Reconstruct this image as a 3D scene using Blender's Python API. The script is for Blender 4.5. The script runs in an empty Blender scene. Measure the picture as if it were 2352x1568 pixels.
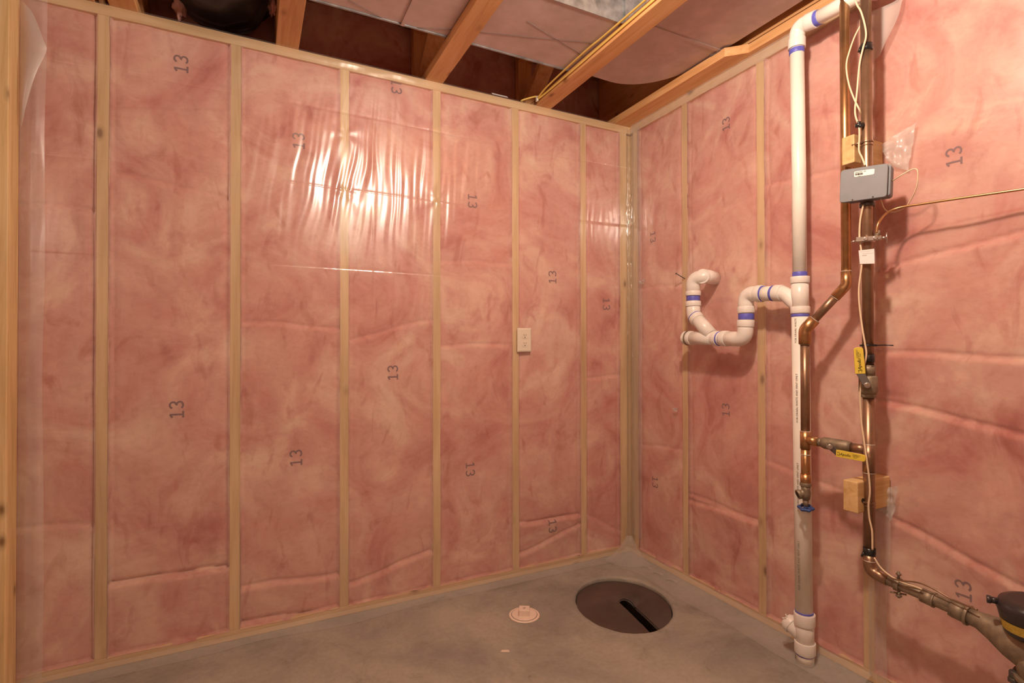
import bpy, math, random
import numpy as np
from mathutils import Vector, Matrix, noise
random.seed(4)
S = bpy.context.scene
COL = S.collection

# ------------------------------------------------------------------ camera
F_PX, YAW, PITCH, ROLL = 1194.3, 1.1081, 0.0077, -0.0012
CAM = Vector((-1.8607, -2.273, 1.1304))
_d = Vector((math.cos(YAW)*math.cos(PITCH), math.sin(YAW)*math.cos(PITCH), math.sin(PITCH)))
_r = Vector((math.sin(YAW), -math.cos(YAW), 0)); _u = _r.cross(_d)
R2 = _r*math.cos(ROLL) + _u*math.sin(ROLL); U2 = -_r*math.sin(ROLL) + _u*math.cos(ROLL)
cd = bpy.data.cameras.new('camera'); cam = bpy.data.objects.new('camera', cd); COL.objects.link(cam)
cam.matrix_world = Matrix(((R2.x, U2.x, -_d.x, CAM.x), (R2.y, U2.y, -_d.y, CAM.y), (R2.z, U2.z, -_d.z, CAM.z), (0, 0, 0, 1)))
cd.sensor_width = 36; cd.lens = F_PX/2352*36; cd.clip_start = 0.02
S.camera = cam

def on_plane(px, py, ax, val):
    v = _d + R2*((px-1176)/F_PX) - U2*((py-784)/F_PX)
    return CAM + v*((val-CAM[ax])/v[ax])
def W(px, py, x=0.0): return on_plane(px, py, 0, x)     # a measured point at distance x from the right wall
def N(px, py, y=0.0): return on_plane(px, py, 1, y)     # ... from the left wall
def G(px, py, z=0.0): return on_plane(px, py, 2, z)     # ... at height z

# ------------------------------------------------------------------ world, lights, exposure
w = bpy.data.worlds.new('world'); S.world = w; w.use_nodes = True
w.node_tree.nodes['Background'].inputs[0].default_value = (0.9, 0.62, 0.42, 1)
w.node_tree.nodes['Background'].inputs[1].default_value = 0.02
def lamp(name, loc, power, col, rad):
    l = bpy.data.lights.new(name, 'POINT'); l.energy = power; l.color = col; l.shadow_soft_size = rad
    o = bpy.data.objects.new(name, l); COL.objects.link(o); o.location = loc; return o
lamp('bulb_light', (-1.13, -1.58, 2.25), 44, (1.0, 0.835, 0.675), 0.045)
lamp('rear_fill_light', (-3.95, -3.5, 2.2), 20, (1.0, 0.83, 0.67), 0.06)  # added fill lamp, out of view behind the camera, lifts the dimmer areas
S.view_settings.view_transform = 'Standard'; S.view_settings.look = 'None'
S.view_settings.gamma = 1; S.view_settings.use_curve_mapping = False
S.view_settings.exposure = 0.80
S.render.film_transparent = False

# ------------------------------------------------------------------ materials
def newmat(name):
    m = bpy.data.materials.new(name); m.use_nodes = True
    nt = m.node_tree; b = nt.nodes['Principled BSDF']; return m, nt, b
def nd(nt, t, **kw):
    n = nt.nodes.new(t)
    for k, v in kw.items():
        if k in n.inputs: n.inputs[k].default_value = v
        else: setattr(n, k, v)
    return n
def ramp(nt, fac, stops):
    r = nt.nodes.new('ShaderNodeValToRGB'); e = r.color_ramp.elements
    while len(e) < len(stops): e.new(0.5)
    for i, (p, c) in enumerate(stops): e[i].position = p; e[i].color = (*c, 1)
    nt.links.new(fac, r.inputs[0]); return r.outputs[0]
def coords(nt, scale=(1, 1, 1)):
    tc = nt.nodes.new('ShaderNodeTexCoord'); mp = nt.nodes.new('ShaderNodeMapping')
    mp.inputs['Scale'].default_value = scale
    nt.links.new(tc.outputs['Object'], mp.inputs[0]); return mp.outputs[0]
def bump(nt, b, h, strength=0.3, dist=0.01):
    n = nd(nt, 'ShaderNodeBump', Strength=strength, Distance=dist)
    nt.links.new(h, n.inputs['Height']); nt.links.new(n.outputs[0], b.inputs['Normal'])
def simple(name, c, rough=0.5, metal=0.0, var=0.0, scale=30, bmp=0.0, spec=0.5):
    m, nt, b = newmat(name)
    b.inputs['Base Color'].default_value = (*c, 1); b.inputs['Roughness'].default_value = rough
    b.inputs['Metallic'].default_value = metal; b.inputs['Specular IOR Level'].default_value = spec
    n = nd(nt, 'ShaderNodeTexNoise', Scale=scale, Detail=5.0, Roughness=0.6)
    nt.links.new(coords(nt), n.inputs['Vector'])
    if var:
        lo = tuple(x*(1-var) for x in c); hi = tuple(min(1, x*(1+var)) for x in c)
        nt.links.new(ramp(nt, n.outputs[0], [(0.3, lo), (0.7, hi)]), b.inputs['Base Color'])
    if bmp: bump(nt, b, n.outputs[0], bmp, 0.002)
    return m
def wood(name, axis, base, dark, light, knots=True, rough=0.6, seed=0.0):
    m, nt, b = newmat(name)
    sc = [38, 38, 38]; sc[axis] = 2.2
    v = coords(nt, tuple(sc))
    n = nd(nt, 'ShaderNodeTexNoise', Scale=1.0, Detail=6.0, Roughness=0.62, Distortion=0.6)
    nt.links.new(v, n.inputs['Vector'])
    c = ramp(nt, n.outputs[0], [(0.28, dark), (0.5, base), (0.72, light)])
    v2 = coords(nt, tuple(7 if i != axis else 1.4 for i in range(3)))
    n2 = nd(nt, 'ShaderNodeTexNoise', Scale=1.0, Detail=2.0); nt.links.new(v2, n2.inputs['Vector'])
    mx = nd(nt, 'ShaderNodeMix', data_type='RGBA', blend_type='MULTIPLY'); mx.inputs[0].default_value = 0.8
    nt.links.new(c, mx.inputs[6])
    nt.links.new(ramp(nt, n2.outputs[0], [(0.3, (0.74, 0.68, 0.62)), (0.6, (1, 1, 1))]), mx.inputs[7])
    out = mx.outputs[2]
    if knots:
        kv = coords(nt, tuple(10 if i != axis else 5.0 for i in range(3)))
        vo = nd(nt, 'ShaderNodeTexVoronoi', Scale=1.0, Randomness=1.0); nt.links.new(kv, vo.inputs['Vector'])
        k = ramp(nt, vo.outputs['Distance'], [(0.05, (1, 1, 1)), (0.11, (0.3, 0.3, 0.3)), (0.18, (0, 0, 0))])
        m2 = nd(nt, 'ShaderNodeMix', data_type='RGBA'); nt.links.new(k, m2.inputs[0]); nt.links.new(out, m2.inputs[6])
        m2.inputs[7].default_value = (dark[0]*0.45, dark[1]*0.38, dark[2]*0.35, 1); out = m2.outputs[2]
    nt.links.new(out, b.inputs['Base Color']); b.inputs['Roughness'].default_value = rough
    bump(nt, b, n.outputs[0], 0.15, 0.002)
    return m
PINE = ((0.80, 0.57, 0.32), (0.68, 0.45, 0.22), (0.86, 0.65, 0.40))
WZ = wood('pine_upright', 2, *PINE); WX = wood('pine_plate_x', 0, *PINE); WY = wood('pine_plate_y', 1, *PINE)
FIR = ((0.78, 0.41, 0.17), (0.62, 0.29, 0.10), (0.84, 0.50, 0.25))
TY = wood('fir_chord', 1, *FIR); TZ = wood('fir_web', 2, *FIR, knots=False)
PARTZ = wood('pine_end_stud', 2, (0.80, 0.55, 0.27), (0.62, 0.40, 0.17), (0.88, 0.66, 0.38))
WOODEND = wood('block_end_wood', 0, (0.78, 0.52, 0.24), (0.6, 0.36, 0.14), (0.85, 0.6, 0.32), knots=False)
OSB = simple('osb', (0.35, 0.2, 0.1), 0.8, var=0.4, scale=25, bmp=0.3)

def insul(name, tint=1.0, dark=False):
    m, nt, b = newmat(name)
    v = coords(nt, (1, 1, 1))
    big = nd(nt, 'ShaderNodeTexNoise', Scale=3.0, Detail=5.0, Roughness=0.55, Distortion=1.4)
    mid = nd(nt, 'ShaderNodeTexNoise', Scale=9.0, Detail=4.0, Roughness=0.5, Distortion=1.0)
    fine = nd(nt, 'ShaderNodeTexNoise', Scale=34.0, Detail=4.0, Roughness=0.6, Distortion=0.6)
    nt.links.new(v, big.inputs['Vector']); nt.links.new(coords(nt, (1.0, 1.0, 1.5)), fine.inputs['Vector'])
    nt.links.new(coords(nt, (1.4, 1.4, 0.7)), mid.inputs['Vector'])
    a = ramp(nt, big.outputs[0], [(0.28, (0.56*tint, 0.190*tint, 0.170*tint)), (0.40, (0.69*tint, 0.325*tint, 0.28*tint)), (0.55, (0.77*tint, 0.445*tint, 0.375*tint)), (0.70, (0.87*tint, 0.61*tint, 0.49*tint))])
    c = ramp(nt, mid.outputs[0], [(0.26, (0.80, 0.62, 0.61)), (0.43, (1, 1, 1)), (0.70, (1.0, 1.0, 1.0))])
    mx = nd(nt, 'ShaderNodeMix', data_type='RGBA', blend_type='MULTIPLY'); mx.inputs[0].default_value = 1.0
    nt.links.new(a, mx.inputs[6]); nt.links.new(c, mx.inputs[7])
    ln = ramp(nt, fine.outputs[0], [(0.3, (0.91, 0.86, 0.85)), (0.55, (1, 1, 1))])
    m2 = nd(nt, 'ShaderNodeMix', data_type='RGBA', blend_type='MULTIPLY'); m2.inputs[0].default_value = 0.8
    nt.links.new(mx.outputs[2], m2.inputs[6]); nt.links.new(ln, m2.inputs[7])
    nt.links.new(m2.outputs[2], b.inputs['Base Color'])
    b.inputs['Roughness'].default_value = 1.0; b.inputs['Specular IOR Level'].default_value = 0.1
    bump(nt, b, mid.outputs[0], 0.35, 0.012)
    return m
PINK = insul('pink_fiberglass'); PINKD = insul('rim_fiberglass', 0.95)
INK = simple('printed_ink', (0.25, 0.14, 0.155), 0.9)

def plastic(name, haze, rough, refl=0.07, tint=0.97):
    m = bpy.data.materials.new(name); m.use_nodes = True; nt = m.node_tree; nt.nodes.clear()
    out = nt.nodes.new('ShaderNodeOutputMaterial')
    tr = nd(nt, 'ShaderNodeBsdfTransparent'); tr.inputs[0].default_value = (tint, tint*0.99, tint*0.98, 1)
    gl = nd(nt, 'ShaderNodeBsdfGlossy', Roughness=rough); gl.inputs[0].default_value = (1, 1, 1, 1)
    gb = nd(nt, 'ShaderNodeBsdfGlossy', Roughness=rough*2.2); gb.inputs[0].default_value = (1, 1, 1, 1)
    gm = nt.nodes.new('ShaderNodeMixShader'); gm.inputs[0].default_value = 0.5
    nt.links.new(gl.outputs[0], gm.inputs[1]); nt.links.new(gb.outputs[0], gm.inputs[2])
    df = nd(nt, 'ShaderNodeBsdfDiffuse'); df.inputs[0].default_value = (0.8, 0.76, 0.72, 1)
    lw = nd(nt, 'ShaderNodeLayerWeight', Blend=0.5)
    pw = nd(nt, 'ShaderNodeMath', operation='POWER'); pw.inputs[1].default_value = 4.0
    nt.links.new(lw.outputs['Facing'], pw.inputs[0])
    ma = nd(nt, 'ShaderNodeMath', operation='MULTIPLY_ADD'); ma.inputs[1].default_value = 0.55; ma.inputs[2].default_value = refl
    nt.links.new(pw.outputs[0], ma.inputs[0])
    n = nd(nt, 'ShaderNodeTexNoise', Scale=26.0, Detail=5.0, Roughness=0.6)
    nt.links.new(coords(nt, (1.6, 1.6, 0.5)), n.inputs['Vector'])
    bp = nd(nt, 'ShaderNodeBump', Strength=0.10, Distance=0.003); nt.links.new(n.outputs[0], bp.inputs['Height'])
    nt.links.new(bp.outputs[0], gl.inputs['Normal'])
    m1 = nt.nodes.new('ShaderNodeMixShader'); m1.inputs[0].default_value = haze
    nt.links.new(tr.outputs[0], m1.inputs[1]); nt.links.new(df.outputs[0], m1.inputs[2])
    m2 = nt.nodes.new('ShaderNodeMixShader'); nt.links.new(ma.outputs[0], m2.inputs[0])
    nt.links.new(m1.outputs[0], m2.inputs[1]); nt.links.new(gm.outputs[0], m2.inputs[2])
    nt.links.new(m2.outputs[0], out.inputs[0]); return m
POLY = plastic('clear_poly', 0.06, 0.13, 0.10); POLY2 = plastic('folded_poly', 0.18, 0.28, 0.03)
POLYH = plastic('gathered_poly', 0.34, 0.24, 0.05)

def concrete():
    m, nt, b = newmat('concrete')
    v = coords(nt)
    a = nd(nt, 'ShaderNodeTexNoise', Scale=2.2, Detail=8.0, Roughness=0.62, Distortion=0.5); nt.links.new(v, a.inputs['Vector'])
    f = nd(nt, 'ShaderNodeTexNoise', Scale=60.0, Detail=6.0, Roughness=0.7); nt.links.new(v, f.inputs['Vector'])
    s = nd(nt, 'ShaderNodeTexNoise', Scale=7.0, Detail=9.0, Roughness=0.72, Distortion=0.8); nt.links.new(v, s.inputs['Vector'])
    c = ramp(nt, a.outputs[0], [(0.32, (0.25, 0.225, 0.20)), (0.48, (0.355, 0.32, 0.27)), (0.68, (0.455, 0.405, 0.335))])
    d = ramp(nt, f.outputs[0], [(0.3, (0.86, 0.86, 0.86)), (0.6, (1, 1, 1))])
    e = ramp(nt, s.outputs[0], [(0.27, (0.52, 0.52, 0.50)), (0.38, (0.9, 0.9, 0.88)), (0.5, (1, 1, 1)), (0.74, (1.0, 1.0, 1.0))])
    m1 = nd(nt, 'ShaderNodeMix', data_type='RGBA', blend_type='MULTIPLY'); m1.inputs[0].default_value = 1
    m2 = nd(nt, 'ShaderNodeMix', data_type='RGBA', blend_type='MULTIPLY'); m2.inputs[0].default_value = 1
    nt.links.new(c, m1.inputs[6]); nt.links.new(d, m1.inputs[7]); nt.links.new(m1.outputs[2], m2.inputs[6]); nt.links.new(e, m2.inputs[7])
    nt.links.new(m2.outputs[2], b.inputs['Base Color']); b.inputs['Roughness'].default_value = 0.75
    bump(nt, b, s.outputs[0], 0.25, 0.006)
    return m
CONC = concrete()
FOUND = simple('foundation_grey', (0.3, 0.28, 0.26), 0.9, var=0.2, scale=4)
SHEETROCK = simple('plain_far_wall', (0.50, 0.33, 0.26), 0.9, var=0.1, scale=3)
PVC = simple('pvc_white', (0.86, 0.80, 0.74), 0.32, var=0.04, scale=14)
PVCD = simple('pvc_pipe', (0.90, 0.84, 0.75), 0.36, var=0.06, scale=10)
PRIMER = simple('purple_primer', (0.13, 0.13, 0.56), 0.45, var=0.2, scale=50)
TXT = simple('pipe_print', (0.22, 0.19, 0.16), 0.8)
COPPER = simple('bright_copper', (0.56, 0.31, 0.145), 0.34, metal=0.9, var=0.22, scale=16)
COPPERD = simple('aged_copper', (0.34, 0.205, 0.13), 0.36, metal=0.75, var=0.25, scale=14)
SOLDER = simple('solder', (0.62, 0.55, 0.48), 0.45, metal=0.6, var=0.2, scale=80)
BRASS = simple('aged_brass', (0.30, 0.235, 0.165), 0.55, metal=0.55, var=0.3, scale=40, bmp=0.25)
STEEL = simple('bright_steel', (0.68, 0.62, 0.56), 0.3, metal=1.0, var=0.15, scale=60)
DSTEEL = simple('dark_steel', (0.13, 0.11, 0.10), 0.5, metal=0.6)
YEL = simple('yellow_vinyl', (0.80, 0.58, 0.07), 0.42, var=0.05, scale=60)
YELT = simple('yellow_meter_label', (0.55, 0.38, 0.05), 0.6, var=0.3, scale=240)
BLK = simple('black_print', (0.03, 0.02, 0.015), 0.6)
TAPE = simple('black_tape', (0.022, 0.02, 0.02), 0.28)
RUBBER = simple('black_plastic', (0.035, 0.028, 0.03), 0.3)
BLUE = simple('blue_handle', (0.04, 0.075, 0.24), 0.4)
GREYBOX = simple('grey_plastic', (0.185, 0.19, 0.21), 0.55, var=0.05, scale=20)
STICK = simple('white_sticker', (0.85, 0.80, 0.74), 0.5)
PAPER = simple('paper', (0.84, 0.78, 0.76), 0.8, var=0.03, scale=60)
WIRE = simple('cream_wire', (0.82, 0.62, 0.42), 0.5)
ROMEX = simple('yellow_cable', (0.80, 0.54, 0.13), 0.45)
ALM = simple('almond_plastic', (0.82, 0.70, 0.56), 0.35)
SLOT = simple('slot_dark', (0.05, 0.03, 0.015), 0.8)
LID = simple('sump_lid_plastic', (0.075, 0.052, 0.045), 0.4, var=0.35, scale=7, bmp=0.1)
PITM = simple('pit_dark', (0.03, 0.025, 0.02), 0.9)
CLEAN = simple('cleanout_plastic', (0.85, 0.68, 0.56), 0.45, var=0.05, scale=60)
GALV = simple('galvanised', (0.30, 0.315, 0.33), 0.38, metal=0.6, var=0.4, scale=22)
GALVM = simple('duct_sheet', (0.56, 0.45, 0.43), 0.55, metal=0.45, var=0.12, scale=11)
FLEX = simple('black_flex', (0.03, 0.025, 0.026), 0.45, var=0.3, scale=30)
SCRIBE = simple('sheet_seam', (0.17, 0.12, 0.11), 0.7)

# ------------------------------------------------------------------ mesh helpers
class MB:
    def __init__(s): s.v = []; s.f = []; s.sm = []
    def add(s, vs, fs, smooth=False):
        k = len(s.v); s.v += [tuple(v) for v in vs]; s.f += [tuple(i+k for i in f) for f in fs]; s.sm += [smooth]*len(fs); return s
    def box(s, x0, x1, y0, y1, z0, z1, M=None):
        vs = [Vector((x, y, z)) for z in (z0, z1) for y in (y0, y1) for x in (x0, x1)]
        if M: vs = [M @ v for v in vs]
        return s.add(vs, [(0, 2, 3, 1), (4, 5, 7, 6), (0, 1, 5, 4), (2, 6, 7, 3), (0, 4, 6, 2), (1, 3, 7, 5)])
    def tube(s, pts, r, n=20, cap=True, sx=1.0, sy=1.0, up=None):
        pts = [Vector(p) for p in pts]; m = len(pts)
        rs = r if isinstance(r, (list, tuple)) else [r]*m
        t = [(pts[min(i+1, m-1)] - pts[max(i-1, 0)]).normalized() for i in range(m)]
        a = up or (Vector((0, 0, 1)) if abs(t[0].z) < 0.9 else Vector((1, 0, 0)))
        nn = (a - t[0]*a.dot(t[0])).normalized(); vs = []
        for i in range(m):
            nn = (nn - t[i]*nn.dot(t[i])).normalized(); bb = t[i].cross(nn)
            for k in range(n):
                q = 2*math.pi*k/n; vs.append(pts[i] + (nn*math.cos(q)*sx + bb*math.sin(q)*sy)*rs[i])
        fs = [(i*n+k, i*n+(k+1) % n, (i+1)*n+(k+1) % n, (i+1)*n+k) for i in range(m-1) for k in range(n)]
        s.add(vs, fs, True)
        if cap:
            k = len(s.v) - len(vs)
            s.f += [tuple(range(k+n-1, k-1, -1)), tuple(range(k+(m-1)*n, k+m*n))]; s.sm += [False, False]
        return s
    def ring(s, p, axis, h, ro, ri=0.0, n=24, bev=0.0015):      # a hub or collar with eased edges, centred on p
        p = Vector(p); a = Vector(axis).normalized()
        return s.tube([p-a*h/2, p-a*(h/2-bev*.3), p-a*(h/2-bev), p+a*(h/2-bev), p+a*(h/2-bev*.3), p+a*h/2],
                      [ro-bev, ro-bev*.3, ro, ro, ro-bev*.3, ro-bev], n)
    def mesh(s, name):
        m = bpy.data.meshes.new(name); m.from_pydata(s.v, [], s.f)
        m.polygons.foreach_set('use_smooth', s.sm); m.update(); return m
def link(name, mesh, mat, parent=None, bevel=0.0):
    if isinstance(mesh, MB): mesh = mesh.mesh(name)
    if mat and not mesh.materials: mesh.materials.append(mat)
    o = bpy.data.objects.new(name, mesh); COL.objects.link(o)
    if parent: o.parent = parent; o.matrix_parent_inverse = parent.matrix_world.inverted() if False else Matrix.Translation(-Vector(parent.location)) if parent.type == 'EMPTY' else Matrix()
    if bevel:
        b = o.modifiers.new('bevel', 'BEVEL'); b.width = bevel; b.segments = 2; b.limit_method = 'ANGLE'
    return o
def tag(o, label=None, cat=None, group=None, kind=None):
    if label: o['label'] = label
    if cat: o['category'] = cat
    if group: o['group'] = group
    if kind: o['kind'] = kind
    return o
def thing(name, loc, label, cat, group=None):
    o = bpy.data.objects.new(name, None); COL.objects.link(o); o.location = loc; o.empty_display_size = 0.05
    bpy.context.view_layer.update()
    return tag(o, label, cat, group)
def fillet(pts, r, n=8):
    pts = [Vector(p) for p in pts]; out = [pts[0]]
    for i in range(1, len(pts)-1):
        a, b, c = pts[i-1], pts[i], pts[i+1]; d1 = (a-b).normalized(); d2 = (c-b).normalized()
        ang = d1.angle(d2); t = min(r/math.tan(ang/2), (a-b).length*.49, (c-b).length*.49)
        for k in range(n+1):
            q = k/n; p0 = b+d1*t; p1 = b+d2*t
            out.append((p0*(1-q)+b*q)*(1-q) + (b*(1-q)+p1*q)*q)
    return out + [pts[-1]]
def spline(pts, n=10):
    pts = [Vector(p) for p in pts]; P = [pts[0]*2-pts[1]] + pts + [pts[-1]*2-pts[-2]]; out = []
    for i in range(1, len(P)-2):
        for k in range(n):
            t = k/n; p0, p1, p2, p3 = P[i-1:i+3]
            out.append(0.5*((2*p1)+(p2-p0)*t+(2*p0-5*p1+4*p2-p3)*t*t+(3*p1-p0-3*p2+p3)*t**3))
    return out + [pts[-1]]
def grid_mesh(name, us, vs, fn, mat, parent=None, smooth=True):
    V = [fn(u, v) for v in vs for u in us]; nu = len(us)
    Fc = [(j*nu+i, j*nu+i+1, (j+1)*nu+i+1, (j+1)*nu+i) for j in range(len(vs)-1) for i in range(nu-1)]
    m = bpy.data.meshes.new(name); m.from_pydata(V, [], Fc); m.polygons.foreach_set('use_smooth', [smooth]*len(Fc)); m.update()
    return link(name, m, mat, parent)
def text_mesh(txt, size, shear=0.0, space=1.0):
    c = bpy.data.curves.new('lettering', 'FONT'); c.body = txt; c.size = size; c.shear = shear; c.space_character = space
    c.resolution_u = 2; o = bpy.data.objects.new('lettering', c); COL.objects.link(o)
    bpy.context.view_layer.update()
    m = bpy.data.meshes.new_from_object(o.evaluated_get(bpy.context.evaluated_depsgraph_get()))
    bpy.data.objects.remove(o); bpy.data.curves.remove(c); return m
def nz(x, y, z=0.0): return noise.noise(Vector((x, y, z)))
def lin(a, b, n): return [a+(b-a)*i/(n-1) for i in range(n)]

# ------------------------------------------------------------------ setting: dimensions
ZB, ZS, ZT = 0.038, 2.2965, 2.335      # top of bottom plate, top of studs, top of top plate
XE = -2.556                            # where the partition meets the left wall

# floor with the sump pit cut out
PC = Vector((-0.398, -0.432)); ea = 0.206; eb = 0.243; eang = 1.1081
def pit(q, k=1.0):
    a = eb*k*math.cos(q); b = ea*k*math.sin(q)
    return Vector((PC.x + a*math.cos(eang) - b*math.sin(eang), PC.y + a*math.sin(eang) + b*math.cos(eang)))
fl = MB(); NQ = 128; X0, X1, Y0, Y1 = -4.3, 0.35, -4.8, 0.35
vs = []
rings = [('p', 1.0, -0.55), ('p', 1.0, -0.012), ('p', 1.006, -0.005), ('p', 1.03, -0.001), ('p', 1.06, 0.0015), ('p', 1.12, 0.0015), ('p', 1.16, 0.0), ('p', 1.3, 0.0), ('e', 0, 0.0)]
for kind, k, z in rings:
    for i in range(NQ):
        q = 2*math.pi*i/NQ; p = pit(q, k if kind == 'p' else 1.0)
        if kind == 'p':
            jit = 1 + (0.012*nz(math.cos(q)*6, math.sin(q)*6, 3) if k > 1.0 else 0)
            p = PC + (p-PC)*jit; zz = z + (0.0012*nz(q*7, k*5) if 1.01 < k < 1.2 else 0)
        else:
            dd = (p-PC).normalized(); t = 1e9
            for a, lo, hi in ((0, X0, X1), (1, Y0, Y1)):
                if dd[a] > 1e-6: t = min(t, (hi-PC[a])/dd[a])
                elif dd[a] < -1e-6: t = min(t, (lo-PC[a])/dd[a])
            p = PC + dd*t; zz = 0
        vs.append((p.x, p.y, zz))
fs = [(j*NQ+i, j*NQ+(i+1) % NQ, (j+1)*NQ+(i+1) % NQ, (j+1)*NQ+i) for j in range(len(rings)-1) for i in range(NQ)]
fl.add(vs, fs, False)
# corners of the slab (the radial fan stops at the rectangle's edges)
floor = link('floor', fl, CONC); tag(floor, kind='structure')
pb = MB(); pb.add([(*pit(2*math.pi*i/64, 1.02), -0.55) for i in range(64)], [tuple(range(64))])
link('pit_bottom', pb, PITM, floor)

# left wall -----------------------------------------------------------------
wl = MB(); wl.box(-4.3, 0.5, 0.095, 0.15, 0.0, 2.335); wl.box(-4.3, 0.5, 0.29, 0.33, 2.335, 2.75)
wall_left = tag(link('wall_left', wl, FOUND), kind='structure')
STUDX = [-0.3074, -0.7073, -1.1098, -1.5151, -1.9207, -2.3332]
for x in STUDX:
    link('stud', MB().box(x-.0185, x+.0185, 0, .086, ZB, ZS), WZ, wall_left, 0.002)
link('stud', MB().box(-.068, -.021, 0.0, .086, ZB, ZS), WZ, wall_left, 0.002)
link('top_plate', MB().box(-2.75, 0.09, 0, .086, ZS, ZT), WX, wall_left, 0.002)
link('bottom_plate', MB().box(-2.75, 0.09, 0, .086, 0, ZB), WX, wall_left, 0.002)
# right wall
wr = MB(); wr.box(0.095, 0.15, -4.8, 0.2, 0, 2.335)
wall_right = tag(link('wall_right', wr, FOUND), kind='structure')
STUDY = [-0.4074, -0.8261, -1.235, -1.675, -2.08, -2.49]
for y in STUDY:
    link('stud', MB().box(0, .086, y-.0185, y+.0185, ZB, ZS), WZ, wall_right, 0.002)
link('stud', MB().box(0, .086, -.068, -.030, ZB, ZS), WZ, wall_right, 0.002)
link('stud', MB().box(-.019, .085, .022, .060, ZB, ZS), WZ, wall_left, 0.002)
link('stud', MB().box(.022, .060, -.029, .020, ZB, ZS), WZ, wall_right, 0.002)
link('top_plate', MB().box(0, .086, -4.8, 0, ZS, ZT), WY, wall_right, 0.002)
link('bottom_plate', MB().box(0, .086, -4.8, 0, 0, ZB), WY, wall_right, 0.002)
link('rim_board', MB().box(0.11, .15, -4.8, 0.3, 2.335, 2.75), TY, wall_right)

# insulation batts: (wall, a, b, folds) a..b along the wall; folds (z at a, z at b, depth)
def batt(wall, parent, a, b, seed, folds=()):
    w = b-a; us = [0.0, 0.0008/w] + lin(0.008/w, 1-0.008/w, max(10, int(w/0.010))) + [1-0.0008/w, 1.0]
    zs = lin(ZB, ZS, 330)
    def h(u, z):
        s = a+u*w; e = min(u, 1-u)*w
        d = 0.0055*nz(s*5, z*3.2, seed) + 0.004*nz(s*13, z*9, seed+5) + 0.0016*nz(s*34, z*26, seed+9)
        d = 0.0085 + d
        d += 0.009*max(0, 1-e/0.03)**1.6*(0.6+0.8*(nz(s*2, z*5, seed+2)+0.5))
        for zl, zr, dep in folds:
            dz = z-(zl+(zr-zl)*u+0.012*nz(s*6, seed, 1)); c = math.exp(-(dz/0.008)**2)
            d += dep*c*0.8
            if dz < 0: d -= dep*0.9*math.exp(dz/0.07)*(1-math.exp(dz/0.006))
            else: d += dep*0.5*math.exp(-dz/0.05)
        te = min(z-ZB, ZS-z)
        d += 0.006*max(0, 1-te/0.015)
        return max(-0.0018, d)
    def edge(z, sd): return (max(0.0003, 0.002+0.0045*nz(z*2.1, seed, sd)+0.0018*nz(z*13, seed, sd+3)))*(-1 if sd < 5 else 1)
    def pos(u, z):
        s = a+u*w
        if u == 0.0 or u == 1.0: dd = 0.05
        else: dd = h(u, z)
        if u < 0.5: s += edge(z, 1)*max(0, 1-u*w/.03)**2
        else: s += edge(z, 11)*max(0, 1-(1-u)*w/.03)**2
        if u not in (0.0, 1.0) and min(u, 1-u) <= 0.0009/w: dd = -0.0012
        if z < ZB+0.05 and u not in (0.0, 1.0):
            z -= (1-(z-ZB)/0.05)*max(0.001, 0.004+0.014*nz(s*6, seed, 7)+0.004*nz(s*25, seed, 9))
            if z < ZB+0.001: dd = -0.0014
        return (s, dd, z) if wall == 'L' else (dd, s, z)
    o = grid_mesh('insulation_batt', us, zs, pos, PINK, parent)
    o['_h'] = 0
    return o, (lambda s, z: h(min(1, max(0, (s-a)/w)), z))
LB = []
edges = sorted(STUDX)   # -2.33 ... -0.307
bays = [(-2.74, edges[0])] + [(edges[i], edges[i+1]) for i in range(5)] + [(edges[5], -0.055)]
FOLDS = {0: [(1.62, 1.60, .008), (0.55, 0.5, .006)], 1: [(0.292, 0.284, .017), (1.75, 1.70, .006), (1.98, 2.05, .005)], 2: [(0.195, 0.170, .010), (0.06, 0.03, .014), (1.225, 1.20, .007)],
         3: [(1.15, 1.25, .006), (0.12, 0.20, .010)], 4: [(1.13, 1.135, .006), (1.52, 1.53, .005)], 5: [(0.255, 0.245, .014), (0.10, 0.20, .009)], 6: [(0.24, 0.12, .009), (0.95, 0.97, .005)]}
for i, (a, b) in enumerate(bays):
    o, hf = batt('L', wall_left, a+.0185, b-(.0185 if i < 6 else .014), 10+i*7, FOLDS[i]); LB.append((a, b, o, hf))
RB = []
ys = [0.0] + STUDY
for i in range(len(STUDY)):
    b, a = ys[i], ys[i+1]
    fo = {0: [(0.62, 0.6, .004), (1.42, 1.44, .004)], 1: [(0.40, 0.42, .006), (1.75, 1.72, .003), (0.40, 0.39, .008)], 2: [(1.75, 1.78, .006), (0.6, 0.66, .004)], 3: [(1.44, 1.38, .010), (0.88, 0.95, .011), (1.09, 1.11, .008), (0.46, 0.58, .010)],
          4: [(1.5, 1.6, .006)]}.get(i, [])
    o, hf = batt('R', wall_right, a+.0185, b-(.0185 if i else .069), 90+i*7, fo); RB.append((a, b, o, hf))
del o
for x in list(bpy.data.objects):
    if '_h' in x: del x['_h']
# one batt runs over the stud past the thick copper pipe, as the photograph shows no stud there
# rim insulation behind the truss ends
grid_mesh('rim_insulation', lin(-4.2, 0.2, 140), lin(2.30, 2.75, 24), lambda s, z: (s, 0.25+0.02*nz(s*5, z*6, 2)+0.008*nz(s*18, z*16, 5), z), PINKD, wall_left)
grid_mesh('rim_insulation', lin(0.0, 0.3, 10), lin(-4.2, 0.2, 12), lambda u, s: (s, 0.08+u*0.6, 2.338+0.01*nz(s*5, u*9)), PINKD, wall_left)

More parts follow.
